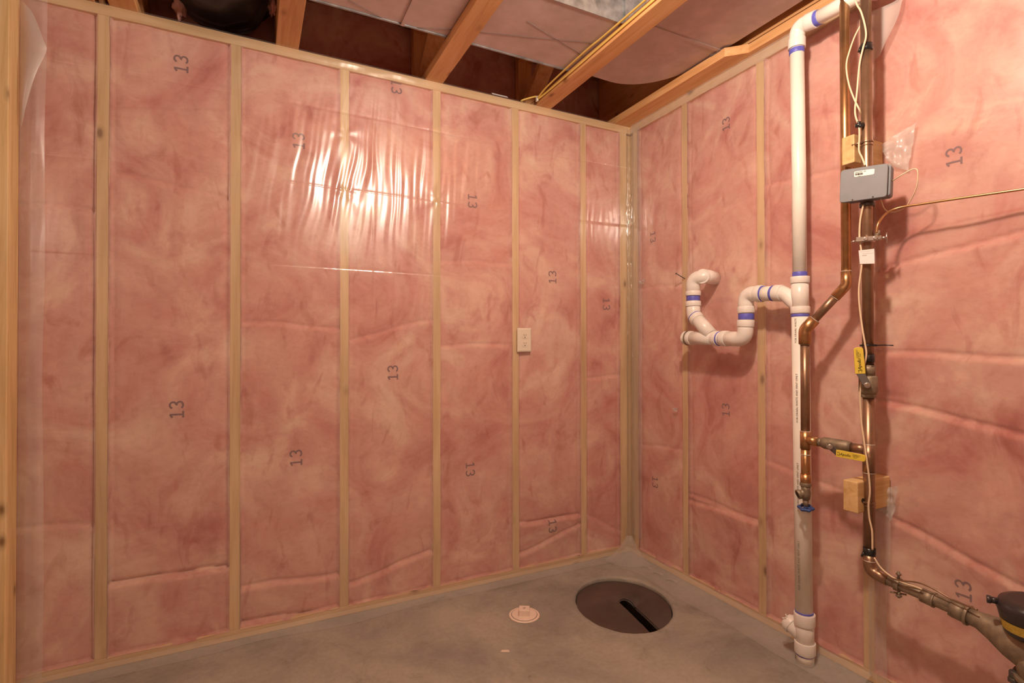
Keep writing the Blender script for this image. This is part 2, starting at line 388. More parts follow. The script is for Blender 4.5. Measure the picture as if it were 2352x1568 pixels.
# the printed 13 marks: digits as ribbons lying on the batt
def digit_strokes():
    one = [[(0.10, 0.62), (0.30, 0.78), (0.30, 0.0)], [(0.08, 0.0), (0.52, 0.0)]]
    th = [(0.72 + 0.0, 0.66)]
    pts = [(0.74, 0.62)]
    for k in range(9): q = math.radians(150-k*30); pts.append((0.95+0.2*math.cos(q), 0.59+0.19*math.sin(q)))
    pts = [(0.95+0.21*math.cos(math.radians(q)), 0.585+0.195*math.sin(math.radians(q))) for q in range(165, -91, -20)]
    pts += [(0.95+0.23*math.cos(math.radians(q)), 0.195+0.195*math.sin(math.radians(q))) for q in range(90, -166, -20)]
    return one+[pts]
def mark(P, wall, ccw, size, lab=None):
    s0 = P.x if wall == 'L' else P.y; z0 = P.z
    for a, b, o, hf in (LB if wall == 'L' else RB):
        if a <= s0 <= b: break
    m = MB()
    for st in digit_strokes():
        dense = []
        for (x0, y0), (x1, y1) in zip(st, st[1:]):
            for k in range(4): dense.append((x0+(x1-x0)*k/4, y0+(y1-y0)*k/4))
        dense.append(st[-1]); vs = []
        for i, (x, y) in enumerate(dense):
            xa, ya = dense[max(i-1, 0)]; xb, yb = dense[min(i+1, len(dense)-1)]; L = math.hypot(xb-xa, yb-ya) or 1
            nx, ny = -(yb-ya)/L, (xb-xa)/L
            for sg in (-1, 1):
                u = (x-0.6+sg*nx*0.054)*size; v = (y-0.39+sg*ny*0.054)*size
                du, dv = (-v, u) if ccw else (v, -u)
                if wall == 'R': s = s0-du; z = z0+dv
                else: s = s0+du; z = z0+dv
                d = hf(s, z)-0.0012
                vs.append((s, d, z) if wall == 'L' else (d, s, z))
        m.add(vs, [(2*i, 2*i+1, 2*i+3, 2*i+2) for i in range(len(dense)-1)])
    link('printed_number', m, INK, o)
for px, py, c in [(415, 145, 1), (686, 323, 1), (912, 196, 0), (1087, 460, 0), (1270, 637, 1), (1395, 697, 0), (903, 857, 1), (405, 942, 1), (680, 1053, 1), (1082, 1077, 0), (1270, 1207, 0)]:
    mark(N(px, py), 'L', c, 0.054)
for px, py, c in [(1497, 543, 0), (1664, 285, 1), (1663, 942, 1), (1502, 1107, 0), (2187, 360, 1), (2210, 1357, 1)]:
    mark(W(px, py), 'R', c, 0.047)

# clear plastic sheet over the left wall, wrinkled; creases are where the roll was folded
def zrows(lo, hi, step, cre):
    z = [lo+(hi-lo)*i/int((hi-lo)/step) for i in range(int((hi-lo)/step)+1)]
    for c in cre: z += [c-.0035, c-.0012, c, c+.0012, c+.0035]
    z = sorted(set(z)); out = [z[0]]
    for a in z[1:]:
        if a-out[-1] > 0.0008: out.append(a)
    return out
CR = [2.103, 1.785, 1.449, 0.847]
def env(x, c, w): return math.exp(-((x-c)/w)**2)
def wr_left(x, z):
    ampz = 0.12+env(z, 1.85, 0.27)
    ampx = 0.10+env(x, -1.36, 0.46)+0.35*env(x, -0.2, 0.2)
    q = x-(z-1.8)*(0.16 if x < -1.4 else 0.05)+0.012*nz(x*9, z*6, 3)
    d = 0.00115*nz(q*23, z*1.9, 1)+0.00075*nz(q*52, z*3.4, 7)
    d = d*ampz*ampx*2.9
    d += 0.0016*nz(x*3.2, z*2.2, 4)+0.0007*nz(x*11, z*7, 8)
    d += 0.0024*env(z, 2.315, .022)*env(x, -1.4, .33)*nz(x*9, z*46, 12)
    for cx, cz in ((-1.515, 1.775), (-1.1098, 1.795), (-1.515, 2.02), (-0.7073, 1.74), (-0.7073, 0.9)):   # staples: pulled pleats
        r = math.hypot(x-cx, z-cz); an = math.atan2(z-cz, x-cx)
        d += 0.0012*math.exp(-r/0.07)*math.sin(an*5+cx*9)*min(1, r/0.01)
    for c in CR:
        d -= 0.0011*math.exp(-abs(z-c-0.004*math.sin(x*3))/0.0018)
    return d
pl = grid_mesh('plastic_sheet', lin(XE, -0.012, 560), zrows(0.02, ZT, 0.0095, CR),
               lambda x, z: (x, min(-0.0016, -0.0055-wr_left(x, z)-(0.004*env(z, ZT-.01, .02))), z), POLY, wall_left)
# hem lying out on the floor along the left wall
grid_mesh('plastic_sheet', lin(XE, -0.10, 180), lin(0, 1, 14),
          lambda x, t: (x, -0.006-0.085*t*(0.75+0.35*nz(x*3, 1, 2)), 0.02*(1-t)**2+0.002+0.0022*abs(nz(x*14, t*4, 3))), POLY2, wall_left)
# doubled sheet where it turns onto the partition, with the loose fold at the top
grid_mesh('plastic_fold', lin(0, 1, 14), lin(0.02, ZT, 90),
          lambda t, z: (XE+0.004+t*(0.066+0.012*nz(z*1.5, 3)), -0.012-0.010*math.sin(t*3)*(1+nz(z*4, t*3, 7)), z), POLY2, wall_left)
foldpts = [N(48, 0, -.03), N(75, 30, -.045), N(100, 92, -.05), N(106, 118, -.045), N(82, 170, -.05), N(62, 235, -.04), N(50, 290, -.03)]
sp = spline(foldpts, 6); fm = MB(); vv = []
for i, p in enumerate(sp):
    e = Vector((XE+0.006, -0.02, p.z))
    for k in range(8):
        t = k/7; q = e.lerp(p, t); q.y -= 0.02*math.sin(t*math.pi)*math.sin(i/len(sp)*math.pi); vv.append(q)
fm.add(vv, [(i*8+k, i*8+k+1, (i+1)*8+k+1, (i+1)*8+k) for i in range(len(sp)-1) for k in range(7)], True)
link('plastic_fold', fm, POLYH, wall_left)

# right wall sheet, first width up to the thick copper pipe, then curving out onto the floor
YR = W(2008, 1300).y
def wr_right(y, z):
    d = 0.0022*nz(y*3, z*2.2, 14)+0.0009*nz(y*12, z*6, 18)+0.0005*nz(y*30, z*20, 21)
    d += 0.0011*nz((y-(z-1.6)*.3)*22, z*1.6, 31)*(0.35+env(z, 1.7, .4)*env(y, -.55, .35))
    return d
CRR = [1.785, 1.449]
grid_mesh('plastic_sheet', lin(-0.012, YR, 230), zrows(0.035, ZT, 0.012, []),
          lambda y, z: (min(-0.002, -0.006-wr_right(y, z)-0.012*max(0, 1-(z-0.035)/0.16)**2), y, z), POLY, wall_right)
def skirt(y, t):
    L = 0.13+0.03*nz(y*3, 5)+0.05*env(y, -0.12, .1)
    x = -0.018-L*t; z = 0.035*(1-t)**2.2+0.0025+0.0035*abs(nz(y*13, t*3, 6))*(1-t)
    x -= 0.02*env(y, -0.02, .06)
    return (x, y, z)
grid_mesh('plastic_sheet', lin(-0.015, YR, 170), lin(0, 1, 18), skirt, POLY2, wall_right)
grid_mesh('plastic_sheet', lin(-1.262, -2.6, 190), zrows(0.02, ZT, 0.014, []),
          lambda y, z: (-0.0045-0.5*abs(wr_right(y, z))-0.001, y, z), POLY, wall_right)
# doubled edge of that sheet, loose beside the pipe
ed = MB(); pts = [(2062, -10), (2045, 40), (2035, 95), (2022, 130)]
grid_mesh('plastic_fold', lin(0, 1, 10), lin(0.03, 0.62, 40),
          lambda t, z: (-0.012-0.02*math.sin(t*2.6)*max(0.2, 1-z), YR-0.062*t*(1+0.4*nz(z*3, 2))+0.012, z), POLY2, wall_right)
ftop = [W(2075, -12, -.02), W(2062, 40, -.03), W(2035, 95, -.035), W(2022, 125, -.03)]
sp = spline(ftop, 6); fm = MB(); vv = []
for i, p in enumerate(sp):
    e = Vector((-0.012, W(1985, 50).y, p.z))
    for k in range(8):
        t = k/7; q = e.lerp(p, t); q.x -= 0.008*math.sin(t*math.pi*2); vv.append(q)
fm.add(vv, [(i*8+k, i*8+k+1, (i+1)*8+k+1, (i+1)*8+k) for i in range(len(sp)-1) for k in range(7)], True)
link('plastic_fold', fm, POLYH, wall_right)
# gathered hem over the right top plate
grid_mesh('plastic_hem', lin(-0.02, -1.28, 160), lin(0, 1, 8),
          lambda y, t: (-0.009-0.006*nz(y*22, t*3, 2), y, 2.288+0.048*t+0.003*nz(y*9, 4)), POLY2, wall_right)
# plastic gathered down the corner
cg = []
def corner(t, z):
    a = t*math.pi/2
    spread = 0.020+0.008*nz(z*3, 9)+0.03*max(0, 1-z/0.35)**2
    k = spread*(1-math.sin(t*math.pi)*0.55)+0.006*nz(z*5, t*4, 3)+0.004*nz(z*24, t*9, 5)
    return (-0.006-k*math.cos(a)*0.9, -0.006-k*math.sin(a)*1.1, z)
grid_mesh('plastic_fold', lin(0, 1, 16), lin(0.05, 2.32, 330), corner, POLY, wall_right)
grid_mesh('plastic_fold', lin(0, 1, 14), lin(0.10, 2.31, 200), lambda t, z: (-0.008-0.003*nz(z*9, t*7), -0.03-0.075*t*(1+.25*nz(z*2, 6)), z), POLY2, wall_right)
# crumpled corner of the sheet landing on the floor
grid_mesh('plastic_fold', lin(0, 1, 26), lin(0, 1, 26),
          lambda u, t: (-0.03-(0.02+0.16*t)*math.cos(u*1.57), -0.03-(0.02+0.16*t)*math.sin(u*1.57), 0.10*(1-t)**2+0.004+0.006*abs(nz(u*9, t*9, 4))), POLY2, wall_right)
# three puckers where the sheet lifts off the concrete
for px, py in ((1482, 1306), (1508, 1321), (1540, 1337)):
    c = G(px, py); m = MB(); vv = []
    dv = Vector((0.45, -0.9, 0)).normalized(); dn = Vector((-0.9, -0.45, 0)).normalized()
    for i in range(9):
        t = i/8; hh = math.sin(t*math.pi)
        for k in range(4):
            s = k/3; vv.append(c+dv*(t-.5)*0.055-dn*0.03*s+Vector((0, 0, 0.003+0.011*hh*(1-s*s))))
    m.add(vv, [(i*4+k, i*4+k+1, (i+1)*4+k+1, (i+1)*4+k) for i in range(8) for k in range(3)], True)
    link('plastic_pucker', m, POLYH, wall_right)

# partition end stud at the left, its wall, and the parts of the room behind the camera
wp = MB(); wp.box(-4.3, XE-.09, -0.09, -0.001, 0, 2.335)
part = tag(link('wall_partition', wp, SHEETROCK), kind='structure')
link('stud', MB().box(XE-.088, XE, -0.0865, -0.003, 0, 2.335), PARTZ, part, 0.003)
bw = tag(link('wall_back', MB().box(-4.4, 0.2, -4.9, -4.8, 0, 2.75), SHEETROCK), kind='structure')
sw = tag(link('wall_far_left', MB().box(-4.4, -4.3, -4.9, 0.3, 0, 2.75), SHEETROCK), kind='structure')

# ------------------------------------------------------------------ ceiling: deck and open-web trusses
ceil = tag(link('ceiling', MB().box(-4.4, 0.3, -4.9, 0.35, 2.70, 2.72), OSB), kind='structure')
def truss(xc, y0=-4.8, y1=0.24, w=0.084):
    t = bpy.data.objects.new('floor_truss', None); COL.objects.link(t); t.parent = ceil; t.location = (0, 0, 0)
    a, b = xc-w/2, xc+w/2
    link('bottom_chord', MB().box(a, b, y0, y1, ZT, ZT+.037), TY, t, 0.002)
    link('top_chord', MB().box(a, b, y0, y1, 2.662, 2.699), TY, t, 0.002)
    link('end_post', MB().box(a+.002, b-.002, y1-.037, y1, ZT+.037, 2.662), TZ, t, 0.002)
    y = 0.19; k = 0
    while y > -4.6:                                     # flat-laid diagonal webs
        yb, yt = (y, y-0.36) if k % 2 == 0 else (y-0.36, y)
        if k == 1: yb, yt = y-0.62, y
        p0 = Vector((xc, yb, ZT+.037)); p1 = Vector((xc, yt, 2.662)); d = (p1-p0).normalized(); n = Vector((1, 0, 0)).cross(d)*.0185
        hx = Vector((w/2-.002, 0, 0)); m = MB()
        m.add([p0-hx-n, p0+hx-n, p0+hx+n, p0-hx+n, p1-hx-n, p1+hx-n, p1+hx+n, p1-hx+n],
              [(0, 3, 2, 1), (4, 5, 6, 7), (0, 1, 5, 4), (1, 2, 6, 5), (2, 3, 7, 6), (3, 0, 4, 7)])
        link('web', m, TZ, t, 0.002); y = min(yb, yt)-(0.05 if k % 2 else 0.02); k += 1
        if k == 1: y = -0.72
    return t
for xc in (-2.275, -1.738, -1.122, -0.545): truss(xc)
truss(-2.42+0.02)
truss(0.008)
for xc in (-3.0, -3.6, -4.1): truss(xc)
# short board scabbed onto the chord beside the right wall, as far as the step
link('scab_board', MB().add([(-.100, .06, ZT), (-.034, .06, ZT), (-.034, -.80, ZT), (-.072, -.762, ZT), (-.100, -.735, ZT),
      (-.100, .06, ZT+.037), (-.034, .06, ZT+.037), (-.034, -.80, ZT+.037), (-.072, -.762, ZT+.037), (-.100, -.735, ZT+.037)],
      [(0, 1, 2, 3, 4), (9, 8, 7, 6, 5), (0, 5, 6, 1), (1, 6, 7, 2), (2, 7, 8, 3), (3, 8, 9, 4), (4, 9, 5, 0)]), TY, ceil)
link('rim_board', MB().box(-0.034, 0.0, -4.8, 0.2, ZT+.04, 2.66), TY, ceil)

# ------------------------------------------------------------------ ducts
ZD = 2.376
dt = thing('sheet_metal_duct', (-1.3, -.48, ZD), 'rectangular sheet metal duct running through the trusses above left wall', 'duct')
link('duct_body', MB().box(-1.80, -0.47, -0.672, -0.288, ZD, 2.60), GALVM, dt)
link('side_panel', MB().box(-1.80, -0.47, -0.6755, -0.6725, ZD-.003, 2.60), GALV, dt)
link('seam', MB().box(-1.351, -1.338, -0.676, -0.286, ZD-.006, ZD), GALVM, dt)
link('seam', MB().box(-0.578, -0.560, -0.684, -0.676, ZD-.003, 2.60), GALV, dt)
link('seam', MB().box(-1.80, -0.47, -0.292, -0.284, ZD-.004, ZD+.004), GALV, dt)
def crease(p, q, parent, z=ZD-.0006, r=.0009):
    link('crease', MB().tube([(p.x, p.y, z), (q.x, q.y, z)], r, 6), SCRIBE, parent)
crease(G(1210, 48, ZD), G(1338, 128, ZD), dt); crease(G(1098, 74, ZD), G(1368, 99, ZD), dt)
crease(G(800, 0, ZD), G(905, 56, ZD), dt); crease(G(915, 61, ZD), G(1040, 68, ZD), dt)
# duct elbow with a round heel in the bay beside the right wall
el = thing('duct_elbow', (-.27, -.6, ZD), 'rounded sheet metal duct elbow in the ceiling bay at the corner', 'duct')
prof = [(-0.468, -0.29)] + [(-0.345+0.265*math.sin(q)*1.0, -0.60+0.315*math.cos(q)) for q in lin(0, math.pi/2, 18)] + [(-0.08, -2.6), (-0.468, -2.6)]
n = len(prof); m = MB(); m.add([(x, y, ZD+.003) for x, y in prof]+[(x, y, 2.6) for x, y in prof], [tuple(range(n-1, -1, -1)), tuple(range(n, 2*n))]+[(i, (i+1) % n, n+(i+1) % n, n+i) for i in range(n)])
link('duct_body', m, GALVM, el)
link('seam', MB().box(-0.468, -0.08, -0.712, -0.697, ZD-.001, ZD+.003), GALVM, el)
link('seam', MB().box(-0.10, -0.08, -0.715, -0.66, ZD-.006, ZD+.003), SCRIBE, el)
# black insulated flexible duct in the left bay
fx = thing('flexible_duct', (-2.0, -.1, 2.4), 'black jacketed flexible duct sagging between trusses at upper left', 'duct')
path = spline([(-2.10, -1.3, 2.60), (-2.07, -0.75, 2.58), (-2.03, -0.30, 2.570), (-2.00, -0.02, 2.565), (-1.98, 0.12, 2.60), (-1.96, 0.18, 2.66)], 16)
rr = [0.178*(1+0.035*math.sin(i*0.9)+0.04*nz(i*.21, 3)) for i in range(len(path))]
m = MB().tube(path, rr, 40)
m.v = [tuple(Vector(v)+Vector((nz(v[0]*14, v[1]*9, v[2]*14), nz(v[1]*16, v[2]*12, 5), nz(v[2]*15, v[0]*15, 8)))*0.014) for v in m.v]
m.v = [(x, y, min(z, 2.695)) for x, y, z in m.v]
link('duct_jacket', m, FLEX, fx)
def tuft(c, s, parent, seed):
    m = MB(); nu, nv = 16, 12; vs = []
    for j in range(nv+1):
        for i in range(nu):
            a = 2*math.pi*i/nu; b = math.pi*j/nv; d = Vector((math.sin(b)*math.cos(a), math.sin(b)*math.sin(a), math.cos(b)))
            k = 1+0.5*noise.noise(d*2.3+Vector((seed, 0, 0)))+.35*noise.noise(d*7+Vector((seed, 4, 0)))
            vs.append(Vector(c)+Vector((d.x*s[0], d.y*s[1], d.z*s[2]))*k)
    m.add(vs, [(j*nu+i, j*nu+(i+1) % nu, (j+1)*nu+(i+1) % nu, (j+1)*nu+i) for j in range(nv) for i in range(nu)], True)
    return link('insulation_tuft', m, PINK, parent)
tuft(N(414, 12, .06), (.022, .03, .050), fx, 3); tuft(N(424, -8, .05), (.018, .03, .035), fx, 5); tuft(N(626, 14, .03), (.016, .03, .034), fx, 8)

# ------------------------------------------------------------------ cable along the third truss
XC = -0.592
cb = spline([Vector((-0.66, 0.02, 2.345)), N(1200, 232, 0.005)+Vector((0, 0, .004)), N(1230, 222, -.02), Vector((-0.600, -0.035, 2.352)), Vector((-.594, -.12, 2.352)), Vector((-.594, -.40, 2.350)), Vector((-.594, -.7, 2.352)), Vector((-.594, -2.2, 2.352))], 10)
link('electrical_cable', MB().tube(cb, .0052, 10, sx=0.6), ROMEX); tag(bpy.data.objects['electrical_cable'], 'yellow cable stapled along the truss near the corner', 'cable')
cb2 = spline([Vector((-0.601, -0.04, 2.356)), Vector((-.607, -.14, 2.364)), Vector((-.611, -.32, 2.366)), Vector((-.612, -.5, 2.366)), Vector((-.606, -.75, 2.366)), Vector((-.604, -2.2, 2.366))], 10)
tag(link('loose_cable', MB().tube(cb2, .005, 10, sx=0.6), ROMEX), 'second yellow cable bowing loose beside the stapled one', 'cable')
st = MB(); c = Vector((-0.6, -0.03, 2.353))
st.box(c.x-.005, c.x+.003, c.y-.008, c.y+.008, c.z-.012, c.z+.012)
tag(link('cable_staple', st, STICK, None, .002), 'white plastic staple holding the yellow cable to the truss', 'staple')
# scrap of paper facing on the plate
m = MB(); p = Vector((-0.83, -0.004, ZT+.001)); vv = []
for i in range(7):
    for k in range(3): vv.append((p.x+i*.014, p.y+.004+k*.012, p.z+(0.016+.004*nz(i, 4))*(1 if k else 0.25)))
m.add(vv, [(i*3+k, i*3+k+1, (i+1)*3+k+1, (i+1)*3+k) for i in range(6) for k in range(2)])
tag(link('paper_scrap', m, PAPER), 'torn scrap of pale paper lying on the left wall top plate', 'scrap')

# ------------------------------------------------------------------ PVC drain
XP = -0.10
def P(px, py): return W(px, py, XP)
dr = thing('drain_pipe', P(1850, 1540), 'white plastic drain stack with purple primer bands and a trap, beside copper pipes', 'pipe')
dr['label'] = 'tall white plastic drain pipe with blue primer rings and a hooked trap'
zf = 0.0
base = Vector((XP, P(1850, 1535).y, 0.0))
low = [base, P(1847, 1400), P(1843, 1100), P(1838, 725)]
rl, ru, rt = 0.0285, 0.0235, 0.0285
link('pipe', MB().tube([Vector((base.x, base.y, 0.0)), P(1849, 1490)], rl, 32), PVCD, dr)
link('pipe', MB().tube([P(1847, 1420), P(1843, 1100), P(1838, 715)], rl, 32), PVCD, dr)
link('pipe', MB().tube([P(1837, 650), P(1835, 400), P(1830, 100)], ru, 32), PVCD, dr)
def hub(p, ax, h, r, parent): return MB().ring(p, ax, h, r)
# wye with cleanout at the bottom
Zv = Vector((0, 0, 1))
m = MB().tube([P(1849, 1490), P(1848, 1412)], 0.0300, 32); m.ring(P(1848, 1420), Zv, 0.040, .0345); m.ring(P(1849, 1485), Zv, 0.040, .0345)
a = P(1846, 1462); b = P(1812, 1428); m.tube([a, a.lerp(b, .5), b], [.024, .027, .029], 24); d = (b-a).normalized()
m.ring(b-d*.006, d, .02, .0315)
wy = link('wye_fitting', m, PVC, dr)
link('primer_band', MB().ring(P(1847, 1404), Zv, .006, rl+.0012), PRIMER, wy); link('primer_band', MB().ring(P(1849, 1502), Zv, .004, rl+.0008), PRIMER, wy)
m = MB()
for i in range(26):
    q = random.random()*6.28; rr_ = .012+.014*random.random(); s1 = d.cross(Vector((1, 0, 0))).normalized(); s2 = d.cross(s1)
    p0 = b+(s1*math.cos(q)+s2*math.sin(q))*rr_; q2 = q+random.uniform(-1, 1)
    p1 = p0+d*random.uniform(.006, .016)+(s1*math.cos(q2)+s2*math.sin(q2))*.008
    m.tube([p0-d*.006, p0.lerp(p1, .5)+d*.004, p1], .0022, 6)
m.ring(b+d*.005, d, .012, .026)
link('cleanout_rag', m, PVC, wy)
# sanitary tee in the middle
m = MB().tube([P(1838, 722), P(1837, 637)], .0288, 32); m.ring(P(1837.5, 643), Zv, .024, .0318); m.ring(P(1838, 712), Zv, .024, .0318)
br = spline([P(1838, 706), P(1822, 692), P(1806, 677), P(1795, 673), P(1782, 673)], 6)
m.tube(br, [.0255+.002*i/len(br) for i in range(len(br))], 24)
dB = (P(1782, 673)-P(1800, 673)).normalized(); m.ring(P(1789, 673), dB, .030, .0312)
te = link('tee_fitting', m, PVC, dr)
link('primer_band', MB().ring(P(1837, 631), Zv, .020, ru+.001), PRIMER, te); link('primer_band', MB().ring(P(1838, 724), Zv, .011, rl+.001), PRIMER, te)
link('primer_band', MB().ring(P(1777, 673.5), dB, .010, rt+.0012), PRIMER, te)
link('pipe', MB().tube([P(1790, 673), P(1745, 675)], rt, 28), PVCD, dr)
def elbow(pts, r, parent, hubr, hubl=.026, nm='elbow', ends=(1, 1)):
    m = MB().tube(pts, r, 28)
    if ends[0]: a = (pts[1]-pts[0]).normalized(); m.ring(pts[0]+a*hubl*.5, a, hubl, hubr)
    if ends[1]: a = (pts[-1]-pts[-2]).normalized(); m.ring(pts[-1]-a*hubl*.5, a, hubl, hubr)
    return link(nm, m, PVC, parent)
ZX = P(1714, 700).z
e1 = elbow(fillet([P(1752, 674), P(1713, 675), P(1714, 719)], .055, 10), .0300, dr, .0330)
link('primer_band', MB().ring(P(1752, 674), dB, .012, rt+.0014), PRIMER, e1)
link('pipe', MB().tube([P(1714, 712), P(1713.5, 745)], rt, 28), PVC, dr)
link('primer_band', MB().ring(P(1714, 727), Zv, .024, rt+.0013), PRIMER, e1)
e2 = elbow(fillet([P(1713, 735), P(1711, 779), P(1660, 777)], .062, 10), .0300, dr, .0330)
link('primer_band', MB().ring(P(1660, 777), dB, .008, rt+.0014), PRIMER, e2)
link('pipe', MB().tube([P(1668, 777), P(1640, 777)], rt, 28), PVC, dr)
m = MB().tube([P(1652, 777), P(1580, 776)], .0290, 28); m.ring(P(1646, 777), dB, .026, .0325); m.ring(P(1587, 776), dB, .020, .0318)
a, b = P(1634, 770), P(1597, 728); m.tube([a, b], .0290, 28); d2 = (b-a).normalized(); m.ring(b-d2*.006, d2, .030, .0320)
w2 = link('wye_fitting', m, PVC, dr)
link('primer_band', MB().ring(P(1651.5, 777), dB, .010, rt+.0018), PRIMER, w2)
m = MB().ring(P(1576, 776), dB, .014, .0305); m.box(-.010, .010, -.010, .010, 0, .012, Matrix.Translation(P(1571, 776)) @ dB.to_track_quat('Z', 'Y').to_matrix().to_4x4())
link('cleanout_plug', m, PVC, dr); link('plug_gasket', MB().ring(P(1580.5, 776), dB, .003, .0338), BRASS, dr)
e3 = elbow(fillet([P(1600, 733), P(1593, 724), P(1592, 692)], .04, 8), .0300, dr, .0335, .022, ends=(0, 1))
link('primer_band', MB().ring(P(1596, 727), d2, .005, .0325), PRIMER, e3)
link('pipe', MB().tube([P(1592, 700), P(1592, 672)], rt*.97, 28), PVC, dr)
link('primer_band', MB().ring(P(1592, 685), Zv, .022, rt*.97+.0013), PRIMER, e3)
wp_ = W(1645, 640, .02)
top = fillet([P(1592, 679), P(1592, 640), W(1622, 634, -.085), wp_], .05, 10)
e4 = link('elbow', MB().tube(top, .0305, 28).ring(P(1592, 674), Zv, .02, .0335).ring(top[-6]+Vector((-.02, 0, 0)), top[-1]-top[-2], .012, .0325), PVC, dr)
# top elbow and the run along the wall
q0, q1, q2 = P(1830, 112), P(1831, 62), P(1875, 43)
dT = (P(2040, -48)-q2).normalized()
e5 = elbow(fillet([q0, q1, q2], .075, 12), .0262, dr, .0292, .034)
link('pipe', MB().tube([q2-dT*.02, P(2040, -48)], ru, 32), PVCD, dr)
link('primer_band', MB().ring(P(1830, 119), Zv, .018, ru+.0016), PRIMER, e5)
link('primer_band', MB().ring(q2+dT*.004, dT, .016, ru+.0018), PRIMER, e5)
# lettering wrapped onto the pipe
def wrap_text(txt, size, lowp, highp, r, side, parent, name='pipe_lettering'):
    me = text_mesh(txt, size); xs = [v.co.x for v in me.vertices]; L = max(xs)-min(xs); H = (highp-lowp).length; x0 = min(xs)
    view = Vector((-.826, -.563, 0)); left = Vector((-.563, .826, 0)); ax = (highp-lowp).normalized()
    if side > 0: base_a = math.asin(side)
    else: base_a = math.asin(side)
    for v in me.vertices:
        t = (v.co.x-x0)/L; c = lowp.lerp(highp, t); ang = base_a-(-v.co.y+size*.35)/r*-1*-1
        dirv = view*math.cos(ang)+left*math.sin(ang)
        v.co = c+dirv*(r+.0007)
    me.update(); return link(name, me, TXT, parent)
stack = [c for c in dr.children if c.name.startswith('pipe')]
lowpipe = stack[1]; uppipe = stack[2]
for ya, yb in ((968, 857), (1170, 1060), (1350, 1238)):
    wrap_text('FOR DRAIN, WASTE AND VENT ONLY', .0098, P(1842+(ya-968)*.012, ya), P(1840.5+(yb-857)*.012, yb), rl, 0.52, lowpipe)
wrap_text('FOR DRAIN, WASTE', .0098, P(1838.6, 787), P(1838.1, 731), rl, 0.52, lowpipe)

# ------------------------------------------------------------------ copper pipes
c1 = thing('copper_pipe', W(1850, 1110, -.16), 'narrow copper pipe, upright, then angled down in front of the white drain', 'pipe')
X1c, X1l = -.11, -.16
top1 = W(1939, -30, X1c); A = W(1943, 655, X1c); B = W(1849, 757, X1l); Cc = W(1850, 1018, X1l)
r1 = .0145
A = Vector((top1.x, top1.y-.001, A.z)); B = Vector((Cc.x, Cc.y, B.z))
pU = link('pipe', MB().tube([top1, A+Vector((0, 0, .02))], r1, 28), COPPER, c1)
dAB = (B-A).normalized()
link('elbow', MB().tube(fillet([A+Vector((0, 0, .045)), A, A+dAB*.05], .03, 8), .0162, 28), COPPER, c1)
link('pipe', MB().tube([A+dAB*.03, B-dAB*.03], r1*.95, 28), COPPERD, c1)
link('elbow', MB().tube(fillet([B-dAB*.045, B, B-Zv*.05], .03, 8), .0195, 28), COPPER, c1)
link('pipe', MB().tube([B-Zv*.03, Cc], r1, 28), COPPERD, c1)
for p, ax in ((A+Vector((0, 0, .046)), Zv), (A+dAB*.051, dAB), (B-dAB*.046, dAB), (B-Zv*.051, Zv)):
    link('solder_ring', MB().ring(p, ax, .003, .0160), SOLDER, c1)
CL = W(1852, 1112, X1l); CL = Vector((Cc.x, Cc.y, CL.z))
T0 = Vector((Cc.x, Cc.y, W(1850, 990, X1l).z)); T1 = Vector((Cc.x, Cc.y, W(1850, 1030, X1l).z))
# target of the branch on the thick pipe
X2 = -.13; yb2 = -1.31
K = Vector((X2, yb2, W(1992, 1040, X2).z)); K = Vector((W(1992, 1040, X2).x, W(1992, 1040, X2).y, W(1992, 1040, X2).z))
J = Vector((Cc.x, Cc.y, (T0.z+T1.z)/2)); K.z = J.z-.004
dV = (K-J).normalized()
m = MB().tube([T0, T1], .0165, 28); m.tube([J, J+dV*.042], .0150, 24); link('tee', m, COPPER, c1)
link('pipe', MB().tube([T1+Zv*.004, CL], r1, 28), COPPER, c1)
for z in (T0.z, T1.z-.02, W(1852, 1092, X1l).z): link('solder_ring', MB().ring((Cc.x, Cc.y, z), Zv, .003, r1+.0018), SOLDER, c1)
link('coupling', MB().tube([CL+Zv*.035, CL-Zv*.004], .0165, 28), COPPER, c1)

# hose bibb
hb = thing('hose_bibb', CL, 'small brass drain valve with blue round handle on the narrow copper pipe', 'valve')
zz = lambda py: W(1852, py, X1l).z
cx, cy = Cc.x, Cc.y
m = MB().ring((cx, cy, zz(1112)), Zv, .012, .0185, n=8).tube([(cx, cy, zz(1115)), (cx, cy, zz(1124)), (cx, cy, zz(1132)), (cx, cy, zz(1146))], [.016, .0135, .0160, .0125], 24)
sd = Vector((-.75, .45, -.30)).normalized(); s0 = Vector((cx, cy, zz(1130)))
m.tube([s0, s0+sd*.022], .0125, 20); m.ring(s0+sd*.024, sd, .010, .0165)
link('valve_body', m, BRASS, hb)
link('spout_opening', MB().tube([s0+sd*.0285, s0+sd*.0295], .0115, 18), SLOT, hb)
link('stem', MB().tube([(cx, cy, zz(1144)), (cx, cy, zz(1166))], [.010, .007], 14), BRASS, hb)
m = MB(); hc = Vector((cx, cy, zz(1166))); hn = Vector((-.16, -.12, 1)).normalized(); h1 = hn.cross(Vector((0, 1, 0))).normalized(); h2 = hn.cross(h1); vs = []
NR = 48
for lv, (dz, k) in enumerate(((-.0045, .9), (0, 1.0), (.0045, .9))):
    for i in range(NR):
        q = 2*math.pi*i/NR; r_ = (.0245+.003*math.cos(q*6))*k; vs.append(hc+(h1*math.cos(q)+h2*math.sin(q))*r_+hn*dz)
for lv, (dz, k) in enumerate(((.0045, .62), (-.0045, .62))):
    for i in range(NR):
        q = 2*math.pi*i/NR; vs.append(hc+(h1*math.cos(q)+h2*math.sin(q))*.0245*k+hn*dz)
